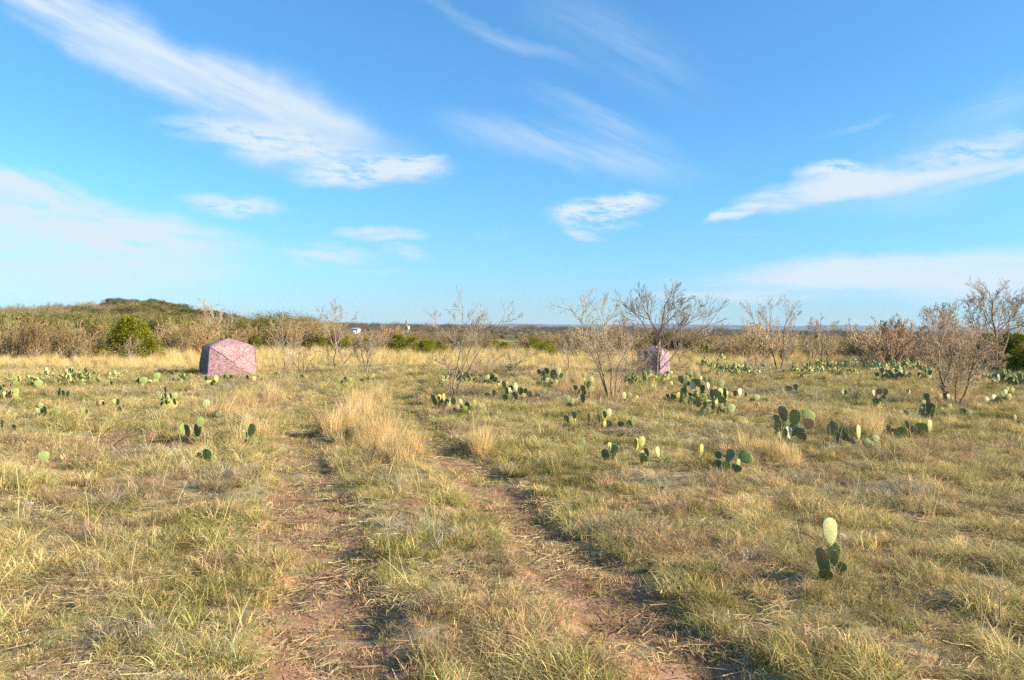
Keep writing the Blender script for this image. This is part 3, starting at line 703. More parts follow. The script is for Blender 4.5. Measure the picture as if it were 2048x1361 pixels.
def leafy_mesh(seed, shape, n, size, cols, lobes=14, gap=.35):
    """evergreen crown one metre tall and one metre wide made of many leaf-sized sprays around limbs"""
    rng = np.random.RandomState(seed); crown = Tubes(); trunk = Tubes()
    if shape == 'cone': cen = [(rng.randn()*.03, rng.randn()*.03, .1+.8*k/lobes) for k in range(lobes)]
    P = []; dirs = []
    vn = VNoise(seed+50)
    lob = []
    for k in range(lobes):
        a = rng.rand()*6.283
        if shape == 'cone':
            z = .08+.82*rng.rand()**1.2; r = .42*(1-z)**.75*(.5+.5*rng.rand()); lob.append((r*math.cos(a), r*math.sin(a), z, .10+.13*(1-z)))
        else:
            z = .32+.5*rng.rand(); r = .34*math.sqrt(rng.rand()); lob.append((r*math.cos(a), r*math.sin(a), z*(1-.5*r), .13+.10*rng.rand()))
        trunk.tube([(0, 0, .02 if shape == 'cone' else .1), (lob[-1][0]*.4, lob[-1][1]*.4, z*.5), lob[-1][:3]], [.028, .016, .006], 4)
    trunk.tube([(0, 0, -.05), (.01, 0, .2), (0, .01, .7 if shape == 'cone' else .45)], [.04, .03, .01], 6)
    per = n//lobes
    for (cx, cy, cz, r) in lob:
        d = rng.randn(per, 3); d /= np.linalg.norm(d, axis=1)[:, None]; rr = r*(.45+.62*rng.rand(per, 1)**.6)
        q = np.array([cx, cy, cz])+d*rr*np.array([1, 1, 1.25 if shape == 'cone' else .75]); q = q[q[:, 2] > .0]; P.append(q); dirs.append(d[:len(q)]+np.array([0, 0, .7 if shape == 'cone' else .2]))
    P = np.concatenate(P); Dn = np.concatenate(dirs); Dn = Dn+rng.randn(*Dn.shape)*.45; Dn /= np.linalg.norm(Dn, axis=1)[:, None]
    keep = vn.fbm(P[:, 0]*9+40, P[:, 2]*9+P[:, 1]*7+40, 3) > gap; P = P[keep]; Dn = Dn[keep]; m = len(P)
    B = np.cross(Dn, rng.randn(m, 3)); B /= np.linalg.norm(B, axis=1)[:, None]; s = size*(.6+.8*rng.rand(m, 1))
    Q = np.stack([P-Dn*s*.5, P-B*s*.28, P+Dn*s, P+B*s*.28], 1)
    hue = vn.fbm(P[:, 0]*5+9, P[:, 2]*5+3, 2)[:, None]
    c = np.array(cols)[rng.randint(0, len(cols), m)]*(.65+.7*hue)*(.8+.4*rng.rand(m, 1))
    crown.tri(Q, c); return trunk, crown

def tree_thing(name, protos, k, pos, sx, sz, rz, tint, label, cat, group=None):
    e = empty(name, pos, rz); e.scale = (sx, sx, sz)
    t = mesh_obj('trunk', protos[k][0], e); c = mesh_obj('crown', protos[k][1], e)
    t.color = (1, 1, 1, 1); c.color = (*tint, 1); tag(e, label, cat, group); return e
def meshes(pair, far=False):
    t, c = pair; return (t.mesh('trunk', [M_BARK], True), c.mesh('crown', [M_BRUSH]))
LEAF_RUST = [(.36, .21, .09), (.40, .27, .12), (.31, .22, .11)]; LEAF_OLIVE = [(.26, .24, .08), (.31, .27, .11), (.20, .21, .07)]
BARE = [meshes(shrub_mesh(100+i, 9, 3, 6, rmin=.009)) for i in range(4)]
RUSTY = [meshes(shrub_mesh(120+i, 9, 3, 6, lsize=.013, leaf=3000, leafcols=LEAF_RUST+TWIG, rmin=.010)) for i in range(3)]
OLIVE = [meshes(shrub_mesh(140+i, 9, 3, 6, lsize=.013, leaf=5000, leafcols=LEAF_OLIVE+TWIG[:1], rmin=.010)) for i in range(3)]
JCOL = [(.20, .22, .03), (.14, .17, .03), (.26, .26, .04)]
def jm(i, **k):
    a, b = leafy_mesh(i, 'cone', 16000, .025, JCOL, 40, .40); return (a.mesh('trunk', [M_BARK], True), b.mesh('crown', [M_JUN]))
JUN = [jm(160), jm(161), jm(162)]
def jbig():
    a, b = leafy_mesh(165, 'cone', 30000, .021, JCOL, 60, .38); return (a.mesh('trunk', [M_BARK], True), b.mesh('crown', [M_JUN]))
JUN_BIG = jbig(); JUN.append(JUN_BIG)
def om(i):
    a, b = leafy_mesh(i, 'round', 14000, .021, [(.13, .14, .055), (.17, .165, .065), (.10, .12, .05)], 18, .40); return (a.mesh('trunk', [M_BARK], True), b.mesh('crown', [M_JUN]))
OAK = [om(170), om(171), om(172)]

def placed(kind, protos, px, base_y, top_y, wpx, tint, label, cat, group=None, name=None, depth=None, rz=None):
    b = gpt(px, base_y) if depth is None else None
    if b is None:
        b = at_depth(px, base_y, depth); b.z = h1(b.x, depth)
    top = at_depth(px, top_y, b.y); hgt = max(.3, top.z-b.z); w = wpx*b.y/FPX
    k = rs.randint(len(protos)); 
    return tree_thing(name or kind, protos, k, b, w*(1.35 if len(protos) and protos[0] in JUN else .72), hgt, rs.rand()*6.283 if rz is None else rz, tint, label, cat, group)

# ------------------------------------------------------------------ the trees of the photograph
def build_trees():
    W1 = (.50, .40, .29); W2 = (.48, .37, .26); W3 = (.42, .33, .24)
    limb_tree('mesquite_tree', (908, 797), None, [
        ([(908, 797), (906, 775), (912, 745), (918, 715), (926, 680), (926, 640), (925, 612)], .035), ([(908, 797), (900, 765), (898, 735), (880, 715)], .028),
        ([(910, 790), (920, 765), (926, 735), (940, 700), (948, 672)], .03), ([(912, 780), (928, 755), (945, 725), (975, 680), (1000, 645), (1008, 632)], .022),
        ([(903, 760), (890, 728), (868, 722), (845, 735)], .014), ([(922, 660), (908, 640), (900, 622)], .012), ([(926, 655), (940, 640), (946, 622)], .012), ([(926, 650), (955, 650), (968, 628)], .010),
        ([(918, 700), (895, 670), (872, 645), (865, 630)], .012)],
        'slim pale bare tree rising beside the right rut above a prickly pear clump', 'tree', 201, kids=8, rmin=.0042, r0=.04, leaf=(220, .022, LEAF_RUST), twigcol=W1)
    limb_tree('mesquite_tree', (1224, 803), None, [
        ([(1220, 803), (1214, 780), (1205, 745), (1192, 700), (1180, 670), (1160, 640), (1142, 620)], .035), ([(1222, 803), (1208, 770), (1198, 740), (1186, 715), (1165, 700)], .03),
        ([(1226, 803), (1222, 770), (1222, 735), (1212, 690), (1210, 650), (1200, 615)], .035), ([(1228, 800), (1232, 770), (1236, 735), (1250, 705), (1262, 690)], .028),
        ([(1230, 800), (1240, 775), (1245, 745), (1275, 720)], .025), ([(1212, 690), (1235, 655), (1250, 640)], .016), ([(1208, 655), (1225, 630), (1236, 612)], .014), ([(1236, 803), (1236, 790), (1230, 768)], .02),
        ([(1190, 700), (1160, 680), (1140, 668)], .014)],
        'bushy pale many stemmed bare tree in front of the half hidden camouflage tent', 'tree', 202, kids=11, rmin=.0048, r0=.04, leaf=(600, .024, LEAF_RUST+[(.45, .36, .2)]), twigcol=(.54,.43,.29))
    limb_tree('mesquite_tree', (1312, 762), None, [
        ([(1312, 762), (1314, 730), (1317, 700), (1318, 670), (1326, 640), (1330, 610), (1345, 590)], .06), ([(1317, 668), (1300, 640), (1285, 610), (1278, 582)], .034),
        ([(1314, 700), (1300, 675), (1285, 645), (1262, 620), (1240, 600)], .036), ([(1322, 655), (1350, 630), (1375, 600)], .03), ([(1316, 745), (1340, 720), (1362, 690), (1395, 672), (1420, 645), (1440, 620)], .036),
        ([(1362, 690), (1362, 660), (1368, 630)], .022), ([(1330, 732), (1345, 728), (1360, 735), (1375, 737)], .018), ([(1326, 640), (1340, 615), (1362, 596)], .02), ([(1300, 640), (1270, 628), (1250, 615)], .02),
        ([(1395, 672), (1420, 672), (1445, 660)], .018), ([(1314, 722), (1285, 694), (1262, 672), (1242, 650)], .026), ([(1318, 702), (1348, 672), (1378, 645), (1402, 612)], .03), ([(1318, 715), (1300, 700), (1278, 694)], .018), ([(1320, 725), (1335, 700), (1338, 680)], .018)],
        'tallest bare tree of the middle, spreading crown in front of the half hidden tent', 'tree', 203, kids=10, rmin=.0062, r0=.06, leaf=(240, .028, LEAF_RUST), twigcol=(.38,.30,.21), tint=(.95, .9, .88))
    limb_tree('mesquite_tree', (1558, 744), None, [
        ([(1556, 744), (1548, 715), (1541, 680), (1540, 650), (1545, 615)], .045), ([(1556, 742), (1545, 710), (1535, 685), (1520, 665), (1505, 635), (1500, 618)], .038),
        ([(1560, 744), (1568, 710), (1566, 680), (1570, 650), (1585, 622)], .042), ([(1560, 742), (1572, 715), (1590, 690)], .025), ([(1570, 655), (1590, 635), (1600, 625)], .02), ([(1540, 660), (1528, 640), (1525, 620)], .018)],
        'bare tree with tall upright limbs standing clear against the sky right of centre', 'tree', 204, kids=8, rmin=.0075, r0=.05, twigcol=W1)
    limb_tree('mesquite_tree', (1892, 803), None, [
        ([(1892, 803), (1890, 785), (1887, 768)], .085), ([(1887, 768), (1880, 745), (1868, 720), (1850, 695), (1835, 680)], .042), ([(1887, 768), (1897, 745), (1903, 715), (1900, 690), (1905, 655), (1900, 625)], .042),
        ([(1880, 745), (1878, 705), (1870, 665), (1862, 630)], .032), ([(1868, 725), (1850, 712), (1838, 706)], .022), ([(1897, 745), (1915, 725), (1930, 705)], .024), ([(1878, 700), (1890, 660), (1882, 620)], .022)],
        'bare tree with a thick dark reddish forked trunk at the right', 'tree', 205, kids=15, rmin=.0055, r0=.07, dark=True, leaf=(500, .024, LEAF_RUST), twigcol=W2)
    limb_tree('mesquite_tree', (1916, 811), None, [
        ([(1916, 811), (1911, 790), (1912, 765), (1918, 735), (1920, 705), (1915, 680)], .028), ([(1918, 811), (1930, 790), (1938, 760), (1947, 730), (1952, 705), (1950, 685)], .05),
        ([(1947, 735), (1965, 712), (1990, 700), (2010, 712)], .026), ([(1940, 755), (1965, 735), (1990, 728), (2005, 735)], .02), ([(1914, 795), (1926, 765), (1932, 735)], .022), ([(1952, 710), (1970, 690), (1985, 682)], .02),
        ([(1918, 740), (1935, 710), (1930, 690)], .018)],
        'leaning bare tree with thin V shaped stems right of the thick reddish trunk', 'tree', 206, kids=16, rmin=.0050, r0=.05, dark=True, leaf=(900, .026, LEAF_RUST), twigcol=(.54,.40,.26))
    limb_tree('mesquite_tree', (1994, 752), 41.0, [
        ([(1994, 752), (1992, 715), (1992, 668), (1984, 635), (1985, 605), (1978, 585)], .085), ([(1992, 670), (1975, 645), (1965, 620), (1940, 600)], .04), ([(1992, 668), (2010, 650), (2030, 632), (2040, 600)], .045),
        ([(1985, 610), (1992, 595), (1996, 582)], .025), ([(2000, 720), (2015, 680), (2018, 650), (2018, 620), (2028, 595)], .055), ([(2018, 640), (2035, 610), (2046, 600)], .03), ([(1965, 690), (1955, 660), (1945, 630), (1935, 605)], .045),
        ([(1965, 620), (1962, 600), (1968, 590)], .02), ([(2016, 660), (2035, 655), (2060, 635)], .03), ([(1992, 735), (1975, 710), (1965, 690)], .05)],
        'tallest bare tree at the right edge rising behind the dark juniper', 'tree', 207, kids=11, rmin=.0082, r0=.08, leaf=(250, .035, LEAF_RUST), twigcol=W3)
    limb_tree('mesquite_tree', (1782, 738), None, [
        ([(1782, 738), (1783, 720), (1782, 700), (1784, 675), (1780, 648)], .06), ([(1782, 720), (1795, 705), (1812, 692), (1830, 685)], .035), ([(1783, 705), (1800, 680), (1805, 655)], .03), ([(1782, 700), (1768, 680), (1770, 650)], .03),
        ([(1780, 738), (1765, 722), (1750, 712), (1738, 700)], .035), ([(1784, 675), (1792, 655), (1795, 642)], .02)],
        'bare tree with a dense reddish brown twiggy top behind the big cactus heap', 'tree', 208, kids=13, rmin=.009, r0=.06, leaf=(400, .035, LEAF_RUST), twigcol=(.50,.34,.22))
    limb_tree('mesquite_tree', (1642, 735), 52.0, [([(1642, 735), (1645, 700), (1643, 670), (1640, 645)], .06), ([(1645, 700), (1660, 675), (1670, 650)], .035), ([(1643, 680), (1628, 660), (1622, 642)], .03), ([(1645, 715), (1625, 700), (1608, 690)], .03)],
        'bare tree with a rounded grey top between the tall limbed tree and the reddish one', 'tree', 209, kids=10, rmin=.009, r0=.06, twigcol=W2)
    limb_tree('mesquite_sapling', (1708, 801), None, [([(1707, 801), (1703, 785), (1694, 770), (1683, 762), (1672, 758)], .022), ([(1709, 801), (1716, 785), (1718, 765), (1722, 745)], .02), ([(1703, 785), (1698, 765), (1700, 745)], .014), ([(1694, 770), (1686, 752), (1684, 740)], .01)],
        'small V shaped bare sapling alone in the grass at the right', 'sapling', 210, kids=6, rmin=.004, r0=.025, twigcol=W3)
    limb_tree('mesquite_sapling', (1539, 780), None, [([(1539, 780), (1541, 765), (1546, 750), (1556, 738)], .014), ([(1541, 768), (1536, 752), (1530, 742)], .008)],
        'thin bare sapling in the grass below the tall limbed tree', 'sapling', 211, kids=5, maxlev=1, rmin=.004, r0=.015, twigcol=W3)
    limb_tree('mesquite_tree', (566, 765), None, [([(565, 768), (570, 740), (568, 700), (565, 665), (560, 640)], .026), ([(563, 765), (556, 735), (548, 705), (540, 690)], .018), ([(568, 755), (575, 735), (590, 700), (612, 675), (630, 660)], .018), ([(567, 690), (580, 660), (590, 640), (598, 628)], .012),
        ([(586, 752), (580, 725), (575, 700)], .014)],
        'spindly bare tree just right of the pink tent, leaning branches', 'tree', 212, kids=7, rmin=.0042, r0=.03, twigcol=W1)
    limb_tree('mesquite_tree', (605, 752), None, [([(603, 752), (598, 738), (588, 728), (580, 715)], .03), ([(605, 752), (608, 735), (606, 718), (612, 705)], .028), ([(607, 752), (612, 740), (622, 722), (632, 712), (640, 728)], .024), ([(598, 738), (595, 720), (600, 705)], .018), ([(610, 745), (624, 735), (636, 735)], .016)],
        'low dark zigzag bare shrub behind three small cactus pads', 'shrub', 213, kids=8, rmin=.0045, r0=.03, twigcol=W3, dark=True)
    limb_tree('mesquite_tree', (667, 750), None, [([(665, 752), (670, 735), (667, 720), (672, 705), (669, 690), (676, 668), (690, 650)], .036), ([(670, 700), (660, 670), (650, 650), (645, 628)], .018), ([(672, 690), (668, 650), (668, 625), (672, 612)], .018), ([(676, 668), (685, 640), (682, 620)], .014), ([(690, 650), (705, 640), (712, 628)], .01)],
        'curved single trunk bare tree with a twiggy top against the sky, left of centre', 'tree', 214, kids=9, rmin=.0048, r0=.04, leaf=(180, .024, LEAF_OLIVE), twigcol=W1)
    limb_tree('mesquite_tree', (682, 748), None, [([(682, 748), (684, 735), (692, 722), (702, 712), (710, 700), (722, 690)], .034), ([(685, 732), (684, 715), (678, 700)], .016), ([(702, 712), (706, 695), (702, 682)], .012)],
        'short bare tree leaning right beside the curved single trunk', 'tree', 215, kids=7, rmin=.0045, r0=.035, twigcol=W2)
    limb_tree('mesquite_tree', (733, 750), None, [([(732, 750), (730, 730), (724, 712), (722, 695), (728, 675)], .034), ([(734, 750), (736, 725), (734, 705), (740, 680), (742, 668)], .04), ([(735, 740), (745, 715), (755, 695), (778, 675)], .026), ([(736, 720), (750, 690), (765, 665)], .02), ([(728, 735), (718, 715), (708, 700)], .016)],
        'grey many stemmed bare tree in front of the small junipers left of the pole', 'tree', 216, kids=10, rmin=.0048, r0=.04, twigcol=W1, leaf=(300, .024, LEAF_OLIVE+TWIG))
    limb_tree('mesquite_tree', (258, 733), None, [([(258, 733), (257, 715), (255, 700), (250, 685)], .04), ([(257, 715), (268, 695), (275, 680)], .024), ([(257, 712), (245, 702), (234, 695)], .02), ([(258, 705), (262, 690), (260, 672)], .02)],
        'small orange twigged tree directly in front of the round juniper at the left', 'tree', 217, kids=10, rmin=.006, r0=.04, leaf=(900, .03, [(.50, .33, .13), (.42, .28, .12)]), twigcol=(.45, .33, .22))
    limb_tree('mesquite_tree', (428, 712), 62., [([(428, 712), (425, 670), (428, 640), (420, 608)], .06), ([(426, 665), (440, 640), (448, 615)], .035), ([(426, 650), (412, 630), (408, 605)], .03), ([(428, 700), (445, 670), (462, 655), (475, 640)], .035)],
        'pale bare tree standing above the brush behind the pink tent', 'tree', 218, kids=9, rmin=.009, r0=.06, twigcol=(.52, .45, .34), tint=(1.3, 1.25, 1.15))
    limb_tree('mesquite_tree', (1034, 768), None, [([(1034, 768), (1030, 745), (1032, 730), (1045, 720), (1058, 712)], .028), ([(1032, 745), (1022, 725), (1012, 705)], .02), ([(1032, 735), (1034, 710), (1030, 690)], .018), ([(1030, 755), (1012, 740), (1000, 722)], .016)],
        'low bare shrub behind the dark padded cactus left of centre right', 'shrub', 219, kids=8, rmin=.005, r0=.03, twigcol=W3)
    limb_tree('mesquite_tree', (976, 768), None, [([(976, 768), (968, 745), (962, 728), (950, 710)], .022), ([(974, 765), (980, 742), (990, 722), (1004, 708)], .02), ([(972, 755), (955, 745), (940, 738)], .014)],
        'small bare shrub growing out of the row of cactus pads', 'shrub', 220, kids=7, rmin=.005, r0=.025, twigcol=W3)
    limb_tree('mesquite_tree', (1136, 744), None, [([(1136, 744), (1137, 725), (1135, 708), (1140, 690), (1148, 678)], .034), ([(1136, 712), (1124, 700), (1115, 695)], .018), ([(1137, 705), (1128, 688), (1126, 675)], .016)],
        'small dark stemmed bare tree left of the bushy pale one', 'tree', 221, kids=8, rmin=.006, r0=.035, twigcol=W3, dark=True)
    limb_tree('mesquite_tree', (1358, 741), None, [([(1358, 741), (1359, 728), (1358, 716), (1352, 705)], .04), ([(1358, 718), (1366, 706), (1376, 700)], .024), ([(1358, 715), (1356, 700), (1362, 690)], .02)],
        'small bare tree with a short dark stem right of the half hidden tent', 'tree', 222, kids=8, rmin=.0075, r0=.04, twigcol=W2)
    limb_tree('mesquite_tree', (1512, 752), None, [([(1512, 752), (1508, 738), (1500, 728), (1490, 726)], .03), ([(1513, 750), (1518, 735), (1525, 722), (1535, 715)], .028), ([(1512, 745), (1510, 725), (1514, 708)], .02), ([(1514, 750), (1530, 745), (1545, 736)], .016)],
        'low sprawling bare shrub left of the tall limbed tree', 'shrub', 223, kids=10, rmin=.007, r0=.03, twigcol=W1)
    # small things in the foreground
    limb_tree('thorn_sapling', (2001, 1262), None, [([(2001, 1262), (1999, 1225), (2000, 1183)], .010), ([(2000, 1185), (1980, 1155), (1956, 1125), (1948, 1118)], .006), ([(2000, 1185), (2028, 1165), (2046, 1145)], .006), ([(2000, 1183), (2004, 1150), (1995, 1100)], .004)],
        'pale three branched thorny sapling at the right edge of the foreground', 'sapling', 230, kids=3, maxlev=1, L0=.10, rmin=.0016, r0=.01, twigcol=(.50, .42, .32), tint=(1.3, 1.2, 1.05), zspread=.2)
    limb_tree('thorn_sapling', (2040, 1258), None, [([(2040, 1258), (2048, 1220), (2052, 1180)], .009), ([(2048, 1220), (2060, 1190), (2064, 1150)], .005)],
        'thorny sapling stem cut by the right edge of the picture', 'sapling', 231, kids=3, maxlev=1, L0=.12, rmin=.0016, r0=.01, twigcol=(.45, .36, .28), zspread=.2)
    limb_tree('thorn_sapling', (1326, 918), None, [([(1326, 918), (1322, 898), (1312, 878), (1302, 858), (1288, 838), (1268, 820), (1258, 810)], .0075), ([(1322, 896), (1316, 878), (1317, 850), (1319, 836), (1308, 818)], .006)],
        'thin leaning wand like sapling behind the round dark pad in the middle of the field', 'sapling', 232, kids=3, maxlev=1, L0=.08, rmin=.0022, r0=.01, twigcol=(.48, .38, .26), tint=(1.3, 1.1, .9), zspread=.2)
    limb_tree('dead_branch', (253, 932), None, [([(253, 932), (249, 912), (240, 900), (258, 893), (272, 892), (290, 899)], .012), ([(228, 893), (245, 878), (258, 870), (275, 858), (290, 850)], .011), ([(240, 900), (228, 891), (232, 875), (240, 860)], .009), ([(250, 875), (270, 872), (288, 868)], .006), ([(206, 870), (218, 858), (232, 848)], .008), ([(232, 850), (246, 838), (252, 828)], .005)],
        'dark dead branching twigs lying in the grass at the left', 'shrub', 233, kids=4, maxlev=2, L0=.22, rmin=.003, r0=.02, twigcol=(.27, .20, .15), zspread=.5)
    limb_tree('dead_branch', (402, 893), None, [([(402, 893), (390, 878), (382, 865), (380, 858)], .007), ([(402, 893), (404, 880), (400, 870)], .006), ([(396, 892), (380, 880), (364, 864)], .006), ([(410, 890), (410, 870), (406, 855)], .004)],
        'bleached dead sticks poking up in front of the dark twin cactus pads', 'sticks', 234, kids=2, maxlev=1, L0=.07, rmin=.0022, r0=.01, twigcol=(.62, .54, .42), tint=(1.6, 1.5, 1.3), zspread=.2)
    limb_tree('mesquite_tree', (1270, 770), None, [([(1270, 770), (1268, 750), (1262, 730), (1250, 715)], .02), ([(1270, 770), (1276, 748), (1280, 725), (1276, 705)], .022), ([(1272, 768), (1288, 748), (1298, 730)], .018), ([(1268, 765), (1250, 752), (1238, 742)], .014), ([(1276, 745), (1290, 725), (1300, 712)], .012)],
        'low twiggy shrub hiding the left part of the half hidden tent', 'shrub', 224, kids=12, rmin=.005, r0=.03, leaf=(500, .024, LEAF_RUST+TWIG), twigcol=(.42, .33, .22))
    # junipers
    JT = (1.25, 1.2, .9)
    placed('juniper_tree', [JUN_BIG], 265, 720, 634, 96, (1.25, 1.15, .8), 'round topped bright green juniper standing alone at the left below the hill', 'juniper', rz=1.0)
    gs = 'green junipers beyond the golden clearing'
    for (px, by, ty, w, tint, lab) in [
        (797, 707, 669, 44, JT, 'leftmost dark juniper of the green row right of the utility pole'), (822, 710, 674, 52, (1.5, 1.35, .9), 'wide bright juniper in the middle of the row beside the utility pole'),
        (852, 711, 679, 48, (1.6, 1.45, .9), 'bright yellowish juniper third in the row by the utility pole'), (877, 710, 681, 36, JT, 'small juniper ending the green row at its right'),
        (694, 706, 671, 44, (1.45, 1.35, .9), 'juniper left of the grey many stemmed tree, below the white building'), (727, 706, 676, 38, (1.45, 1.35, .95), 'juniper seen through the grey many stemmed bare tree'),
        (667, 703, 670, 26, (1.0, 1.0, .9), 'dark narrow juniper behind the curved trunk bare tree'),
        (1092, 715, 681, 44, (1.25, 1.15, .8), 'round dark juniper left of the bushy pale bare tree'), (1068, 706, 676, 36, (1.3, 1.2, .85), 'juniper touching the round dark one on its left'),
        (985, 704, 680, 44, (1.4, 1.25, .8), 'yellow green juniper behind the slim pale bare tree'), (1008, 706, 684, 30, JT, 'small juniper right behind the slim pale bare tree'), (950, 700, 678, 30, (1.4, 1.25, .8), 'juniper showing left of the slim stem above the clearing'),
        (1266, 698, 668, 40, (1.5, 1.35, .9), 'pale green juniper left above the half hidden tent'), (1410, 716, 686, 44, (1.0, .95, .75), 'dull juniper in the brush right of the half hidden tent'), (1328, 705, 676, 30, JT, 'juniper behind the right side of the half hidden tent'),
        (508, 706, 668, 34, (.95, .95, .8), 'dark juniper just behind the pink tent'), (600, 702, 676, 30, JT, 'small juniper above the small white box'), (640, 704, 672, 34, (1.2, 1.1, .8), 'juniper above the pale bench like crates'),
        (62, 708, 660, 40, (.85, .85, .7), 'dark juniper half hidden in brush at far left'), (182, 705, 640, 44, (.7, .8, .8), 'blue green juniper in brush left of the round bright one'),
        (2022, 742, 668, 96, (.85, .85, .65), 'big dark juniper at the right edge'), (2068, 750, 676, 90, (.8, .8, .6), 'dark juniper cut by the right edge'), (1972, 735, 668, 60, (1.1, 1.05, .7), 'lighter juniper left of the big dark one at the right edge'),
        (1640, 690, 668, 40, (1.4, 1.1, .6), 'yellowish low juniper top in the brush at right'), (1715, 690, 670, 40, (1.4, 1.1, .6), 'yellow green low tree top far behind the lone V sapling')]:
        d = None
        placed('juniper_tree', JUN, px, by, ty, w, tint, lab, 'juniper', gs, depth=d)
    # bushes at the front of the brush belt
    def belt(n, x0, x1, by0, by1, h0, h1_, protos, tintf, name, lab, group, seed, w0=50, w1=90):
        r = np.random.RandomState(seed)
        for i in range(n):
            px = x0+(x1-x0)*(i+.15+.7*r.rand())/n; by = by0+(by1-by0)*r.rand(); b = gpt(px, by)
            if b.y > 110 or (205 < px < 325 and by > 702) or any(abs(b.x-q[0]) < 2.3 and abs(b.y-q[1]) < 2.3 for q in BLIND_C): continue
            hgt = h0*.75+(h1_*1.2-h0*.75)*r.rand()**1.4; w = hgt*(.75+.5*r.rand()); g = protos[r.randint(len(protos))]
            k_ = 'bare grey twigged ' if g is BARE else 'rust tinged ' if g is RUSTY else 'olive tinged '
            tree_thing(name, g, r.randint(len(g)), b, w, hgt, r.rand()*6.28, tintf(r), k_+lab, 'shrub', group)
    rust = lambda r: tuple(np.array([1.32, 1.22, 1.0])*(.8+.4*r.rand())); grey = lambda r: tuple(np.array([1.08, 1.05, .85])*(.75+.45*r.rand()))
    pale = lambda r: tuple(np.array([1.65, 1.6, 1.4])*(.75+.45*r.rand()))
    belt(40, -60, 250, 696, 724, 1.3, 2.3, [BARE, RUSTY, OLIVE], grey, 'brush_shrub', 'shrub in the brush edge left of the round bright juniper', 'brush left of the round juniper', 1)
    belt(20, 300, 420, 694, 712, 1.3, 2.2, [BARE, RUSTY, OLIVE], rust, 'brush_shrub', 'shrub in the brush between the round juniper and the pink tent', 'brush between juniper and pink tent', 2)
    belt(26, 430, 660, 692, 706, 1.2, 2.1, [BARE, RUSTY, OLIVE], rust, 'brush_shrub', 'shrub at the brush edge right of the pink tent', 'brush right of the pink tent', 3)
    belt(16, 640, 800, 697, 706, 1.2, 1.9, [BARE, RUSTY, OLIVE], rust, 'brush_shrub', 'shrub of the brush edge below the white building', 'brush below the white building', 4)
    belt(22, 890, 1130, 696, 706, 1.0, 1.5, [RUSTY, OLIVE, BARE], rust, 'brush_shrub', 'shrub beyond the golden clearing in the middle', 'brush beyond the golden clearing', 5)
    belt(34, 1130, 1420, 698, 716, 1.3, 2.0, [RUSTY, BARE, OLIVE], rust, 'brush_shrub', 'shrub in the brush around the half hidden tent', 'brush around the half hidden tent', 6)
    belt(60, 1400, 1760, 702, 726, 1.4, 2.4, [BARE, RUSTY, BARE], pale, 'brush_shrub', 'shrub in the thicket behind the far cactus belt', 'thicket behind the cactus belt', 7)
    belt(54, 1740, 2110, 706, 734, 1.6, 2.8, [BARE, RUSTY, BARE], pale, 'brush_shrub', 'shrub in the thicket at the far right', 'thicket at the far right', 8)
    # oaks on the rise
    r = np.random.RandomState(44)
    for i in range(70):
        y_ = 165+r.rand()*66
        x = -107+(y_-228)*-.45+r.uniform(-12, 24); y = y_; hgt = 3.0+1.8*r.rand(); w = hgt*(1.3+.7*r.rand())
        tree_thing('oak_tree', OAK, r.randint(3), Vector((x, y, h1(x, y)-.2)), w, hgt, r.rand()*6.28, tuple(np.array([1.45, 1.3, 1.0])*(.8+.5*r.rand())), 'round olive green oak on the wooded rise at the left', 'tree', 'oaks on the wooded rise')

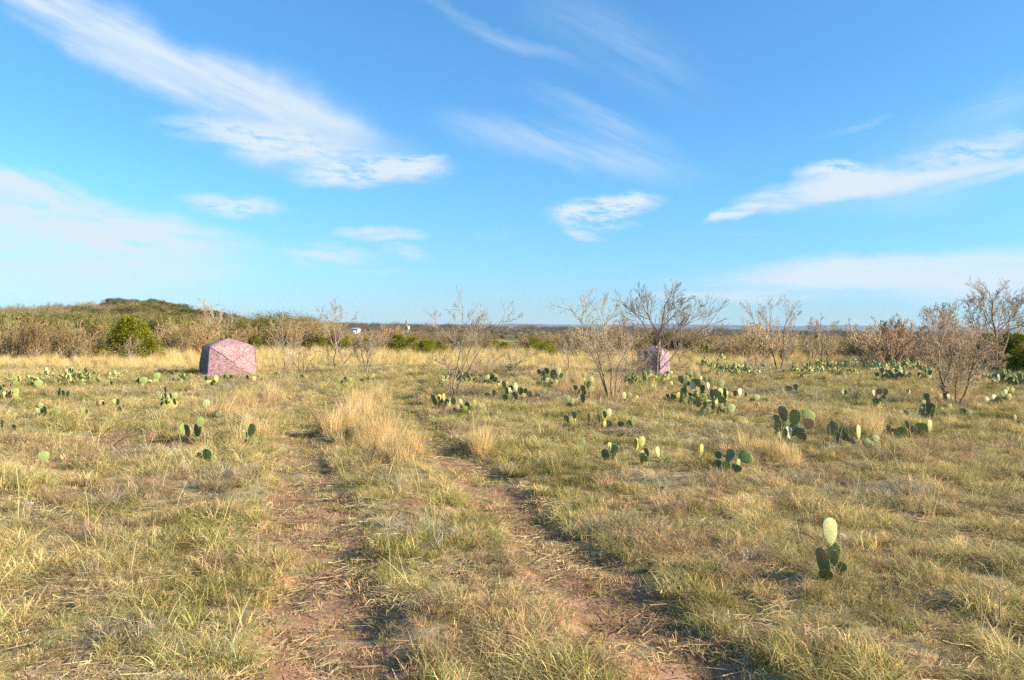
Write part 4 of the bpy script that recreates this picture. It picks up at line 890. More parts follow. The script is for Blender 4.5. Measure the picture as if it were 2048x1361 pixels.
FAR_R = [(.36, .24, .12), (.33, .20, .10), (.30, .235, .13), (.38, .29, .16)]; FAR_O = [(.26, .23, .085), (.31, .26, .11), (.20, .20, .07), (.34, .28, .14)]
def build_far_brush():
    """the brush country beyond the first row, which reads as one mass"""
    rng = np.random.RandomState(77)
    def inst_pair(pair, nm):
        a, b = pair; T = Tubes(); T.V = a.V+b.V; T.C = [np.tile((.36, .28, .21), (len(v), 1)) for v in a.V]+b.C
        T.F = a.F+[f+a.n for f in b.F]; T.n = a.n+b.n
        return bpy.data.objects.new(nm, T.mesh(nm, [M_BRUSH_I]))
    pr = [inst_pair(shrub_mesh(300+i, 8, 2, 6, leaf=3600, leafcols=FAR_R, rmin=.010, lsize=.011), 'rusty_bush') for i in range(3)]
    pr += [inst_pair(shrub_mesh(310+i, 8, 2, 6, leaf=5000, leafcols=FAR_O, rmin=.010, lsize=.011), 'olive_bush') for i in range(3)]
    pr += [inst_pair(leafy_mesh(320+i, 'round', 9500, .021, [(.18, .19, .055), (.23, .22, .07), (.13, .15, .04)], 18, .38), 'green_bush') for i in range(3)]
    P, S, T, K = [], [], [], []
    for (y0, y1, n) in ((64, 110, 3000), (110, 220, 4200), (220, 480, 4200), (480, 1000, 3600), (1000, 1900, 2600)):
        x, y = rand_pts(n, y0, y1, rng, .74)
        cover = n3.fbm(x*.02+5, y*.012+2, 4); left = smooth(.0, -.3, x/y)
        keep = cover > (.40+.07*smooth(200, 600, y)-.25*left*(1-smooth(240, 400, y)))
        # open gap of pasture in the middle distance
        x, y, left = x[keep], y[keep], left[keep]; m = len(x)
        hgt = (1.3+1.2*rng.rand(m)**1.5)+left*1.0*rng.rand(m)*(y < 240)+(y > 480)*1.6+(y > 1000)*2.0
        mid = smooth(-.22, -.05, x/y)*(1-smooth(.0, .12, x/y)); hgt = hgt+(y > 1000)*2.5; hgt = hgt*(1-.30*mid*(y < 130))
        ppx = 1024+1536*x/y; cap = np.where(np.abs(ppx-711) < 20, 667., np.where((ppx > 640) & (ppx < 1130), 663., 0)); zc = CAM_H-(cap-(657+(ppx-1024)*.016))/1536*y-H(x, y)
        hgt = np.where((cap > 0) & (y < 232), np.minimum(hgt, zc*.95), hgt); kp = hgt > .35; x, y, hgt, left = x[kp], y[kp], hgt[kp], left[kp]; m = len(x); mid = 0
        w = hgt*(.9+.7*rng.rand(m)); P.append(np.stack([x, y, H(x, y)-.05], -1)); S.append(np.stack([w, w, hgt], -1))
        g = n4.fbm(x*.03, y*.03, 3)+rng.randn(m)*.12; hl = np.exp(-(((x+107)/34)**2+((y-228)/60)**2)); g = g+.35*(hl > .3)*rng.rand(m)*1.4
        kk = np.where(g > .57, 6, np.where(g > .43, 3, 0)); kk = np.where((y > 480), 6, kk); K.append(kk+rng.randint(0, 3, m))
        base = np.where((kk == 6)[:, None], np.array([1.0, 1.0, .95]), np.array([1.0, .92, .82])); T.append(base*(.75+.5*rng.rand(m, 1))*np.where(y > 480, .6, 1.)[:, None])
    P = np.concatenate(P); S = np.concatenate(S); T = np.concatenate(T); K = np.concatenate(K)
    rot = np.zeros_like(P); rot[:, 2] = rng.rand(len(P))*6.28
    o = scatter_group('distant_brush', pr, P, rot, S, T, K, 'rust brown and olive brush covering the far land up to the horizon'); o['category'] = 'brush'
    # collection children are picked in name order
build_trees_later = True

# ------------------------------------------------------------------ prickly pears
def pad_mesh(seed, nu=14, nv=9):
    """an upright obovate pad one unit tall, foot at the origin, flat side facing -Y"""
    rng = np.random.RandomState(seed); V = []; bend = (rng.rand()-.5)*.16
    for i in range(nv+1):
        t = i/nv; th = math.pi*t; z = .5-.5*math.cos(th)
        wid = .40*math.sin(th)**.82*(.72+.38*z); thick = .060*math.sin(th)**.7+.004
        for j in range(nu):
            a = 2*math.pi*j/nu; x = math.cos(a)*wid*(1+.04*math.sin(3*z*5+seed)); y = math.sin(a)*thick*(.35+.65*abs(math.sin(a)))+bend*(z*z)*.5
            V.append((x, y, z))
    F = []
    for i in range(nv):
        for j in range(nu):
            F.append((i*nu+j, i*nu+(j+1) % nu, (i+1)*nu+(j+1) % nu, (i+1)*nu+j))
    return np.array(V), np.array(F)
PADG = [pad_mesh(s) for s in (1, 2, 3)]
PADLO = [pad_mesh(s, 8, 5) for s in (1, 2)]
def spiny(seed, V, F):
    rng = np.random.RandomState(seed+60); V2 = [V]; F4 = [F]; T = []; n = len(V)
    for k in range(170):
        f = F[rng.randint(len(F))]; p = V[f].mean(0); nn = np.cross(V[f[1]]-V[f[0]], V[f[3]]-V[f[0]]); nn = nn/(np.linalg.norm(nn)+1e-9); nn = nn*np.sign(nn[1]*p[1]+nn[0]*p[0]+1e-6)
        d = nn+rng.randn(3)*.6; d /= np.linalg.norm(d); sd = np.cross(d, rng.randn(3)); sd /= np.linalg.norm(sd); V2.append(np.array([p-sd*.006, p+sd*.006, p+d*(.05+.07*rng.rand())])); T.append((n, n+1, n+2)); n += 3
    mi = np.array([0]*len(F)+[1]*len(T)); return np_mesh('pad', np.concatenate(V2), [F, np.array(T)], [M_CACT, M_SPINE], mi=mi)
M_SPINE = simple('pale_spines', (.62, .55, .40), (.72, .66, .52), 9, .7)
def mk_pad(name, V, F, mt): return np_mesh(name, V, [F], [mt], smooth_=True)
PADS = [mk_pad('pad', V, F, M_CACT) for V, F in PADG]
PADS_SPINY = [spiny(i, V, F) for i, (V, F) in enumerate(PADG)]
PADS_DEAD = [mk_pad('pad', V*np.array([1, 1.6, 1])+np.array([0, 0, 0]), F, M_DEAD) for V, F in PADG[:2]]
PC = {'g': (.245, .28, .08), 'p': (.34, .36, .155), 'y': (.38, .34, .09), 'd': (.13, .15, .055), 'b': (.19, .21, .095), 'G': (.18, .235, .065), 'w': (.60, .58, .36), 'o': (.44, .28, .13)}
def pad_obj(parent, pos, h, wr, yaw, tilt, lean, code, rng):
    dead = code == 'x'
    o = mesh_obj('pad', (PADS_DEAD if dead else PADS_SPINY if Vector(parent.location).length < 17 else PADS)[rng.randint(2 if dead else 3)], parent, pos)
    o.rotation_mode = 'QUATERNION'
    o.rotation_quaternion = (Matrix.Rotation(math.radians(tilt), 3, 'Y') @ Matrix.Rotation(yaw, 3, 'Z') @ Matrix.Rotation(lean, 3, 'X')).to_quaternion()
    o.scale = (h*wr/.73, h*.9, h)
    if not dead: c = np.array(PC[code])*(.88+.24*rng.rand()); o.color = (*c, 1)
    return o
SUNAZ = math.atan2(SUN_DIR.x, -SUN_DIR.y)      # yaw at which a pad faces the sun squarely
def pear(label, base_y, pads, seed=None, group=None, fill=True):
    """pads: (px, py centre, width px, height px, lit 'L' / dark 'D', colour code[, tilt])"""
    rng = np.random.RandomState(seed or int(pads[0][0]*7+pads[0][1])); cx = sum(p[0] for p in pads)/len(pads)
    b = gpt(cx, base_y); e = empty('prickly_pear', b); k = b.y/FPX; done = []
    for p in pads:
        px, py, w, h, lit, code = p[:6]; tilt = p[6] if len(p) > 6 else rng.randn()*6
        true_w = max(w, h*.72)*1.02 if h < w*1.6 else h*.74
        ca = min(1, w/true_w); yaw = math.acos(max(.12, ca)); bear = -math.atan2(b.x, b.y)
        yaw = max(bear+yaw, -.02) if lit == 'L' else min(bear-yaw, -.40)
        dy = rng.randn()*.10; q = at_depth(px, py+h*.5, b.y+dy)
        q.z = max(q.z, h1(q.x, q.y)-.03)
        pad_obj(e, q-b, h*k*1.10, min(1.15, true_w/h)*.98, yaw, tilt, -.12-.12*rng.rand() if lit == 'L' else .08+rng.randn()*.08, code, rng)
        done.append((px, py, w, h))
    if fill:
        for (px, py, w, h) in list(done):
            bot = py+h*.5
            while bot < base_y-4:
                below = [d for d in done if abs(d[0]-px) < (d[2]+w)*.45 and d[1]-d[3]*.5 < bot+2 and d[1]+d[3]*.5 > bot+3]
                if below: break
                hh = min(max(h*.9, 8), base_y-bot+4); ny = bot+hh*.42; nx = px+(cx-px)*.25+rng.randn()*1.5
                q = at_depth(nx, ny+hh*.5, b.y+rng.randn()*.05); q.z = max(q.z, h1(q.x, q.y)-.03)
                pad_obj(e, q-b, hh*k*1.05, .72, (.5 if rng.rand() < .5 else -.6)+rng.randn()*.4, rng.randn()*8, rng.randn()*.12, rng.choice(['g', 'd', 'g']), rng)
                done.append((nx, ny, hh*.7, hh)); bot = ny+hh*.5
    if fill and len(pads) > 1:
        xs = [p[0] for p in pads]; x0, x1 = min(xs), max(xs); hm = sum(p[3] for p in pads)/len(pads)
        for i in range(int(len(pads)*.7)+1):
            h = hm*(.5+.5*rng.rand()); px = x0+(x1-x0)*rng.rand(); q = at_depth(px, base_y, b.y+.12+.25*rng.rand()); q.z = h1(q.x, q.y)-.03+h*k*.5*(rng.rand() < .4)
            pad_obj(e, q-b, h*k, .75+.2*rng.rand(), rng.randn()*1.2, rng.randn()*30, rng.randn()*.3, ['d', 'x', 'g', 'd', 'b'][rng.randint(5)], rng)
    tag(e, label, 'cactus', group); return e
def clump_geo(seed, nbase, levels, rad, padh=.22):
    """a grown clump: list of pads as (pos, height, width ratio, yaw, tilt, lean)"""
    rng = np.random.RandomState(seed); out = []
    def add(p, h, yaw, tilt, lean, lev):
        out.append((p, h, .72+.2*rng.rand(), yaw, tilt, lean))
        if lev >= levels: return
        R = Matrix.Rotation(math.radians(tilt), 3, 'Y') @ Matrix.Rotation(yaw, 3, 'Z') @ Matrix.Rotation(lean, 3, 'X')
        for k in range(rng.choice([1, 2, 2, 3])):
            a = rng.randn()*.6; tip = p+R @ Vector((math.sin(a)*.34*h, 0, h*(.88 - .12*abs(a))))
            add(tip, h*(.8+.3*rng.rand()), yaw+rng.randn()*.9, tilt*.3+math.degrees(a)*.9+rng.randn()*10, lean*.5+rng.randn()*.3, lev+1)
    for k in range(nbase):
        a = rng.rand()*6.283; r = rad*math.sqrt(rng.rand()); add(Vector((r*math.cos(a), r*math.sin(a), -.02)), padh*(.75+.5*rng.rand()), rng.rand()*6.283, rng.randn()*18, rng.randn()*.2, 1 if rng.rand() < .6 else 2 if levels > 1 else 1)
    return out
CODES = ['g', 'g', 'p', 'b', 'd', 'g', 'y', 'g', 'b', 'x']
def clump_parts(label, px, base_y, geo, scale=1., group=None, rz=None):
    rng = np.random.RandomState(int(px*3+base_y)); b = gpt(px, base_y); e = empty('prickly_pear', b, rng.rand()*6.283 if rz is None else rz); e.scale = (scale,)*3
    for (p, h, wr, yaw, tilt, lean) in geo[:98]:
        pad_obj(e, p, h, wr, yaw, tilt, lean, CODES[rng.randint(len(CODES))], rng)
    tag(e, label, 'cactus', group); return e
def build_cacti():
    P = pear
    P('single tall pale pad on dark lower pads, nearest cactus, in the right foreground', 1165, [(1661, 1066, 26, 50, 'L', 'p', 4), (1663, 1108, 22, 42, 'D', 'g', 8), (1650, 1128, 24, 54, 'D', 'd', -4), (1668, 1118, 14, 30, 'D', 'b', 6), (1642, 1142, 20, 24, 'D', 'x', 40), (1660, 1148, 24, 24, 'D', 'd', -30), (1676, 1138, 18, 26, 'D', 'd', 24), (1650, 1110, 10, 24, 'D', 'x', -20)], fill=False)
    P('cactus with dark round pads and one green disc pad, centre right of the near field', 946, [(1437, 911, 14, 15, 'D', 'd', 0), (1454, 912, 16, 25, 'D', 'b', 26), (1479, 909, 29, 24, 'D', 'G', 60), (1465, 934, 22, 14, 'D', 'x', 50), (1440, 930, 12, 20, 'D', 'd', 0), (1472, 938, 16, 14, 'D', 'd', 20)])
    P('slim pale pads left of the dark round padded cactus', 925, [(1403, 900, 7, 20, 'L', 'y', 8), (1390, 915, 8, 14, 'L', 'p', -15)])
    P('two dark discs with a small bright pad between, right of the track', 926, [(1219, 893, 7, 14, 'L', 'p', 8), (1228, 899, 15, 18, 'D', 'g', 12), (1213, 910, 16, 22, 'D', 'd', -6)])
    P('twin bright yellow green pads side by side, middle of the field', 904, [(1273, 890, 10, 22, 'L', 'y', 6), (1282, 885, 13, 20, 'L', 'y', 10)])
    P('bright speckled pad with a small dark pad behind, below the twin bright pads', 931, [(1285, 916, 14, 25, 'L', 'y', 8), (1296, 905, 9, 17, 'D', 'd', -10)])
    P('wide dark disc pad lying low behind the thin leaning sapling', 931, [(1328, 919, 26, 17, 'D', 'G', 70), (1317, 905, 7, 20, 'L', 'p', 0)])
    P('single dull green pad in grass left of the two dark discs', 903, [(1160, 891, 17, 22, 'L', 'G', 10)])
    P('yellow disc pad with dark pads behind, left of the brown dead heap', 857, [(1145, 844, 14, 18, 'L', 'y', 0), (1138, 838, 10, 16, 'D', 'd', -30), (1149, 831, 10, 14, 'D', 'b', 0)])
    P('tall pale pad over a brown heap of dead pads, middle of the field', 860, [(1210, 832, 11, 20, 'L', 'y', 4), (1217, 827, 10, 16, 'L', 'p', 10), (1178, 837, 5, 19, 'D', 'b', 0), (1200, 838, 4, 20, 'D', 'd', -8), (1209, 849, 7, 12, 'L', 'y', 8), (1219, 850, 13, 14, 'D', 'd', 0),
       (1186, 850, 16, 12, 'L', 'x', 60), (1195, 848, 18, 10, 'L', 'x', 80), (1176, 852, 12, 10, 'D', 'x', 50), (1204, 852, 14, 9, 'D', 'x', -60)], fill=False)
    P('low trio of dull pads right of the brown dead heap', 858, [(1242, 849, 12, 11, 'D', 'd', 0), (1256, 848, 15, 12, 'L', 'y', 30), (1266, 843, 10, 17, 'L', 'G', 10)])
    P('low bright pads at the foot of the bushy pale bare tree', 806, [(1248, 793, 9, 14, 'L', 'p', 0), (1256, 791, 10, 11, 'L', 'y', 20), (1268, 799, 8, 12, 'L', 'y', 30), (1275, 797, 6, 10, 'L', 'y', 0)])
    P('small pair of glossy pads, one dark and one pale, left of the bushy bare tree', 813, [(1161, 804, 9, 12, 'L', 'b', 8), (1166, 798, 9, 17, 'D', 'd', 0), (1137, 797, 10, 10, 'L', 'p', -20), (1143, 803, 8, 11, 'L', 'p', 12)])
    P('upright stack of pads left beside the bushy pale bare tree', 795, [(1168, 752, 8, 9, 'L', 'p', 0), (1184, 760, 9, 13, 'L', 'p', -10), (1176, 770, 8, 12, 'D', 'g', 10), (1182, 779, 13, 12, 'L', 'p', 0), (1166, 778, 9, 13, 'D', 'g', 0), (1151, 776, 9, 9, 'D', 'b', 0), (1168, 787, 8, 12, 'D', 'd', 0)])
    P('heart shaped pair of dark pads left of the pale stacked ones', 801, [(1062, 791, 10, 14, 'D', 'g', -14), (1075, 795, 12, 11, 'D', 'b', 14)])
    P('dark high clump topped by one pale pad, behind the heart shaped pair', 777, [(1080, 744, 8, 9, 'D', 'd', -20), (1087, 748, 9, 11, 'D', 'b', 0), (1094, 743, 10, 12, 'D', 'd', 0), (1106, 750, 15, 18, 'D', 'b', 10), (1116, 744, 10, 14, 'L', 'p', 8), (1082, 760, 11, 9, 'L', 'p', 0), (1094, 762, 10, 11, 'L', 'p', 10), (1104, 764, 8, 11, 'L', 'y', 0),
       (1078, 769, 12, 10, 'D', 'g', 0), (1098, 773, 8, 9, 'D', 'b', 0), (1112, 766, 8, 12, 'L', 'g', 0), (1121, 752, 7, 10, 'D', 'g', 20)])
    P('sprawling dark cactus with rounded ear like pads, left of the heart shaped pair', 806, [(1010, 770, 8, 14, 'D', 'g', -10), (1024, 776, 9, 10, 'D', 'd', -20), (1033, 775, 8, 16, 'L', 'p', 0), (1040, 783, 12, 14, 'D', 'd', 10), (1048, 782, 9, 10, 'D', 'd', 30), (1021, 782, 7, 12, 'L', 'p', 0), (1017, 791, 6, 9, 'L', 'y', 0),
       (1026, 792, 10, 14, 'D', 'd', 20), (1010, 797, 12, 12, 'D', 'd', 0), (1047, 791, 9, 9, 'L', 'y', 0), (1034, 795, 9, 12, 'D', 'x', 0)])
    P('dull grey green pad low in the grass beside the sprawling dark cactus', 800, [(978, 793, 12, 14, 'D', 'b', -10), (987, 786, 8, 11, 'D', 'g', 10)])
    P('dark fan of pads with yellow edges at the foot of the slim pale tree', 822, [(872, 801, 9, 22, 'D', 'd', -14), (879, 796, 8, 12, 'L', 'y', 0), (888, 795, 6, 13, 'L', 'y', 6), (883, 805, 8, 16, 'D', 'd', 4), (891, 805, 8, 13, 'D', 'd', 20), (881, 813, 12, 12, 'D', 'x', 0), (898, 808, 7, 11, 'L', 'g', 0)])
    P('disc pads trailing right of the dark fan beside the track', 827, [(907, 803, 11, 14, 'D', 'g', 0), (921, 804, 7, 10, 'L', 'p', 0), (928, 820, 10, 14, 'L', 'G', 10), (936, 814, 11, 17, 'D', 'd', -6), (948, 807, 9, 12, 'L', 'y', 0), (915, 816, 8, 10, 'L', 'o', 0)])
    # right
    P('big cactus of tall dark ovals with a pale disc at its right, right field', 886, [(1570, 829, 17, 30, 'D', 'b', -6), (1589, 836, 21, 28, 'D', 'g', 4), (1612, 834, 25, 24, 'L', 'g', 20), (1616, 849, 20, 20, 'D', 'o', 10), (1555, 853, 13, 25, 'D', 'b', -2), (1556, 838, 10, 16, 'D', 'b', -16), (1571, 847, 12, 14, 'L', 'G', 0),
       (1579, 867, 12, 23, 'L', 'w', 0), (1568, 868, 13, 19, 'D', 'd', 0), (1553, 871, 13, 13, 'L', 'y', 0), (1601, 868, 18, 22, 'D', 'b', 0), (1588, 862, 18, 20, 'D', 'b', 0), (1607, 875, 12, 16, 'D', 'd', 0)])
    P('dark leaning pads with one white edge on pad, right of the big oval cactus', 894, [(1660, 858, 20, 27, 'D', 'b', 20), (1670, 852, 8, 20, 'D', 'd', -10), (1672, 872, 14, 14, 'D', 'd', 30), (1685, 873, 16, 14, 'D', 'd', 50), (1698, 880, 16, 12, 'D', 'x', 60), (1712, 886, 16, 12, 'D', 'x', 70), (1717, 866, 8, 27, 'L', 'p', 8), (1695, 889, 9, 8, 'L', 'y', 0)])
    P('low pale green lumpy pads at the end of the dark leaning row', 900, [(1738, 884, 14, 14, 'L', 'p', -40), (1748, 877, 16, 13, 'L', 'p', 30), (1741, 893, 8, 12, 'L', 'y', 8), (1752, 885, 12, 10, 'L', 'G', 50)])
    P('lone dim ribbed pad standing in tall grass, right field', 857, [(1730, 846, 16, 17, 'D', 'b', 0)])
    P('dead grey topped stack with a round dark ear, right field', 816, [(1749, 787, 5, 12, 'L', 'p', 0), (1757, 784, 13, 11, 'D', 'x', 20), (1770, 785, 10, 12, 'D', 'g', 10), (1754, 794, 9, 11, 'L', 'x', 0), (1764, 793, 10, 8, 'D', 'd', 60), (1751, 806, 12, 15, 'D', 'd', 6)])
    P('small lone dark pad right of the grey topped stack', 809, [(1785, 804, 9, 9, 'D', 'b', 0)])
    P('small slim pale pads left of the V shaped sapling', 797, [(1685, 787, 7, 13, 'L', 'p', 6), (1692, 794, 9, 7, 'L', 'p', 30)])
    P('row of dark discs with a slim pale pad at its right end', 876, [(1778, 858, 9, 15, 'D', 'b', 0), (1788, 868, 12, 14, 'D', 'x', 20), (1804, 866, 18, 20, 'D', 'G', 0), (1796, 872, 12, 12, 'D', 'd', 0)])
    P('round green disc between a dark slim pad and a bright slim pad, far right field', 876, [(1817, 850, 8, 16, 'D', 'b', -10), (1824, 860, 12, 14, 'D', 'x', 20), (1843, 858, 22, 20, 'D', 'G', 0), (1859, 853, 8, 22, 'L', 'p', 8), (1838, 846, 9, 8, 'L', 'y', 0)])
    P('tall dark arching cactus with small yellow pads on top, below the thick forked trunk', 842, [(1853, 794, 11, 12, 'D', 'd', 0), (1856, 803, 9, 12, 'D', 'x', 0), (1847, 805, 9, 8, 'L', 'y', 0), (1852, 818, 26, 24, 'D', 'd', 20), (1838, 822, 10, 24, 'D', 'd', 30), (1845, 817, 6, 6, 'L', 'w', 0), (1850, 834, 16, 14, 'D', 'd', 0), (1815, 830, 9, 16, 'D', 'b', -8), (1861, 832, 10, 14, 'D', 'd', 0), (1866, 820, 8, 9, 'D', 'g', 0)])
    P('small pair of pale pads right of the dark arching cactus', 828, [(1884, 821, 9, 10, 'L', 'p', 0), (1897, 815, 11, 13, 'L', 'g', 10)])
    P('dim blue green pads low in grass right of the leaning V stems', 834, [(1926, 825, 11, 14, 'D', 'b', 0), (1936, 826, 11, 12, 'L', 'b', 20)])
    P('low heap of white and pink pads beside yellow discs at the right edge', 811, [(1970, 797, 14, 8, 'L', 'w', 60), (1980, 801, 12, 8, 'D', 'x', 70), (1989, 797, 6, 13, 'L', 'w', 4), (1996, 801, 12, 12, 'D', 'd', 0), (2003, 800, 10, 14, 'D', 'b', 20), (2005, 789, 10, 10, 'L', 'p', 0), (2010, 785, 8, 10, 'L', 'w', 10), (2017, 795, 10, 13, 'L', 'y', 8)])
    P('two small pale yellow pads above the white and pink heap', 790, [(2015, 779, 7, 9, 'L', 'y', 0), (2023, 781, 9, 10, 'L', 'y', 20)])
    P('orange tipped slim pad over a dark disc at the right edge', 855, [(2030, 836, 6, 10, 'L', 'o', 0), (2036, 848, 14, 12, 'D', 'd', 40)])
    P('small dark and pale pad pair in grass left of the dark arching cactus', 792, [(1815, 784, 5, 8, 'D', 'd', 0), (1819, 785, 4, 8, 'L', 'p', 0)])
    P('pale pads at the base of the thick forked trunk', 806, [(1880, 795, 8, 11, 'L', 'p', 0), (1874, 799, 8, 9, 'D', 'g', 0), (1898, 795, 5, 12, 'L', 'p', 0), (1904, 799, 7, 8, 'L', 'p', 0)])
    # cluster right of centre
    P('right front half of the largest cactus mound, with big pale disc at its right foot', 834, [(1441, 768, 13, 15, 'L', 'p', 6), (1442, 785, 9, 16, 'L', 'g', 0), (1450, 786, 6, 16, 'D', 'd', 0), (1432, 787, 10, 15, 'D', 'b', 0), (1440, 790, 7, 12, 'L', 'y', 0), (1422, 788, 7, 16, 'D', 'd', 0), (1427, 805, 8, 16, 'D', 'b', 0), (1433, 803, 6, 15, 'L', 'y', 0),
       (1443, 801, 13, 15, 'D', 'g', 0), (1441, 821, 15, 14, 'D', 'd', 0), (1460, 818, 15, 18, 'L', 'p', 12), (1425, 827, 13, 9, 'L', 'y', 20), (1426, 816, 8, 10, 'D', 'd', 0), (1410, 810, 8, 12, 'D', 'g', 0), (1397, 809, 10, 12, 'D', 'b', -8), (1455, 787, 4, 9, 'L', 'p', 0)])
    P('left back half of the largest cactus mound, crowned with pale pads', 806, [(1364, 760, 10, 16, 'D', 'b', -6), (1374, 756, 7, 9, 'L', 'p', 0), (1380, 750, 12, 12, 'L', 'g', -10), (1391, 751, 12, 12, 'L', 'g', 20), (1401, 757, 6, 8, 'L', 'w', 0), (1390, 766, 14, 15, 'D', 'b', 0), (1386, 773, 11, 17, 'L', 'w', 4), (1398, 767, 8, 16, 'D', 'b', 0),
       (1376, 766, 8, 12, 'L', 'b', 0), (1405, 778, 10, 14, 'D', 'd', 0), (1411, 758, 8, 10, 'L', 'G', 0), (1421, 763, 11, 12, 'L', 'b', 10), (1417, 772, 5, 12, 'L', 'w', 0), (1392, 787, 9, 9, 'L', 'y', 0), (1392, 796, 16, 14, 'L', 'G', 0), (1380, 793, 9, 12, 'D', 'd', 0), (1425, 778, 14, 10, 'L', 'o', 40),
       (1368, 783, 12, 12, 'D', 'd', 0), (1371, 800, 14, 9, 'L', 'g', 50), (1358, 790, 10, 12, 'D', 'd', 0), (1405, 790, 10, 12, 'D', 'd', 0)])
    P('low dark spiky pads at the left skirt of the largest cactus mound', 806, [(1338, 794, 7, 12, 'D', 'd', -10), (1344, 796, 6, 14, 'D', 'd', 8), (1350, 796, 9, 10, 'D', 'd', 0), (1330, 800, 8, 8, 'D', 'b', 0)])
    P('tiny single pale pad left of the largest cactus mound', 773, [(1344, 768, 5, 9, 'L', 'p', 0)])
    P('dark disc beside a curved white pad, right of the largest cactus mound', 802, [(1471, 788, 9, 11, 'D', 'd', 0), (1479, 785, 7, 13, 'L', 'w', 12), (1473, 797, 7, 9, 'L', 'o', 0), (1492, 790, 5, 9, 'D', 'd', 0)])
    P('low cluster of three dark discs under one pale pad, right of the curved white pad', 811, [(1511, 795, 13, 11, 'L', 'p', 20), (1505, 801, 9, 9, 'D', 'd', 0), (1518, 802, 13, 10, 'D', 'd', 0), (1531, 803, 12, 11, 'D', 'g', 0)])
    P('pair of dark round pads alone in the grass, right of centre', 787, [(1578, 779, 12, 12, 'D', 'g', 0), (1590, 776, 9, 13, 'D', 'b', 8)])
    # left
    P('dark pads capped by one bright green pad, left of the track', 888, [(398, 845, 15, 17, 'L', 'G', 14), (376, 864, 18, 26, 'D', 'd', -8), (394, 862, 18, 26, 'D', 'd', 6), (367, 861, 9, 20, 'L', 'G', -4)])
    P('dark green ear shaped pad leaning beside the tall yellow grass', 888, [(499, 861, 19, 24, 'D', 'g', 20), (489, 872, 11, 14, 'L', 'G', 0), (506, 880, 11, 12, 'L', 'G', 30), (490, 855, 10, 10, 'L', 'G', 0)])
    P('pale round pad and green pad low in the grass, nearest cactus left of the track', 934, [(380, 920, 22, 17, 'L', 'y', 70), (414, 912, 22, 24, 'D', 'G', 6), (428, 920, 11, 14, 'L', 'G', 0), (402, 915, 12, 18, 'D', 'd', -10)])
    P('single bright round pad at the far left of the near field', 935, [(86, 915, 20, 21, 'L', 'G', 6), (88, 930, 9, 12, 'D', 'b', 0)])
    P('withered tan pad right of the single bright round pad', 924, [(129, 916, 9, 15, 'L', 'o', -8), (124, 914, 8, 12, 'D', 'x', 0)])
    P('wide flat green pad with dark pads at the left edge', 874, [(49, 863, 27, 19, 'L', 'G', 75), (27, 857, 12, 14, 'D', 'd', 10)])
    P('withered orange pad at the left edge', 872, [(12, 864, 14, 11, 'L', 'o', 60), (5, 848, 10, 14, 'D', 'g', 0)])
    P('cactus with one white topped pad and two green discs at its right, left field', 839, [(80, 821, 11, 18, 'L', 'G', -6), (87, 826, 8, 22, 'D', 'd', 4), (101, 825, 17, 15, 'L', 'G', 60), (118, 831, 18, 15, 'L', 'G', 70), (77, 809, 13, 8, 'L', 'w', 60), (76, 832, 12, 12, 'D', 'd', 0)])
    P('tight group of small dark pads with one pale edge, left field', 799, [(118, 790, 6, 14, 'D', 'd', 0), (121, 787, 4, 14, 'L', 'b', 0), (127, 788, 10, 12, 'D', 'd', 0), (134, 790, 9, 14, 'D', 'g', 10), (120, 780, 7, 7, 'D', 'g', 0)])
    P('upright yellow pads with a slim dark one rising, left of the pink tent', 826, [(331, 781, 4, 13, 'D', 'd', 0), (315, 788, 9, 11, 'L', 'b', 0), (325, 793, 5, 9, 'L', 'g', 0), (342, 793, 4, 11, 'D', 'd', 0), (349, 792, 13, 12, 'L', 'g', 0), (337, 796, 8, 11, 'L', 'p', 0), (343, 810, 20, 18, 'L', 'y', 10), (322, 816, 17, 14, 'L', 'y', 60), (352, 804, 8, 12, 'D', 'x', -30)])
    P('single pale green pad on a short stem, between tent and bright capped cactus', 834, [(411, 810, 14, 18, 'L', 'p', 10)])
    P('small blue green pad behind the bright capped cactus', 837, [(437, 829, 12, 14, 'L', 'b', 0)])
    P('green disc with small yellow dead pads, left of the pink tent', 770, [(287, 762, 15, 14, 'L', 'G', 0), (278, 763, 6, 12, 'D', 'd', 0), (273, 763, 4, 8, 'L', 'y', 0), (285, 771, 6, 6, 'L', 'o', 0)])
    P('three stacked pale green pads next to the green disc', 772, [(314, 753, 13, 13, 'L', 'G', 0), (310, 763, 9, 12, 'L', 'p', 10), (300, 766, 9, 8, 'L', 'p', 0), (325, 766, 18, 12, 'L', 'G', 40)])
    P('dark and light pads right in front of the tent corner', 767, [(497, 757, 5, 13, 'D', 'd', -4), (507, 759, 8, 11, 'L', 'y', 6), (502, 763, 6, 8, 'D', 'b', 0)])
    P('small bright pad just right of the pink tent', 762, [(518, 755, 6, 8, 'L', 'p', 0), (523, 760, 5, 5, 'D', 'd', 0)])
    P('dark little pads against the foot of the pink tent', 762, [(449, 754, 6, 8, 'D', 'd', 0), (455, 752, 8, 8, 'L', 'G', 0), (462, 755, 7, 8, 'D', 'd', 0), (457, 759, 8, 6, 'D', 'x', 0)])
    P('low yellow green pads before the left corner of the pink tent', 773, [(413, 758, 8, 10, 'D', 'G', 0), (417, 765, 9, 8, 'L', 'y', 0), (433, 758, 8, 12, 'L', 'y', 0), (430, 765, 8, 8, 'L', 'G', 0), (424, 768, 11, 7, 'D', 'd', 0)])
    P('three small blue green pads under the low zigzag shrub', 759, [(596, 754, 9, 7, 'L', 'b', 40), (604, 754, 7, 8, 'D', 'b', 0), (612, 755, 8, 7, 'L', 'g', 0)])
    P('tiny dark pad under the spindly bare tree', 753, [(553, 748, 7, 7, 'D', 'd', 0), (558, 746, 4, 6, 'L', 'g', 0)])
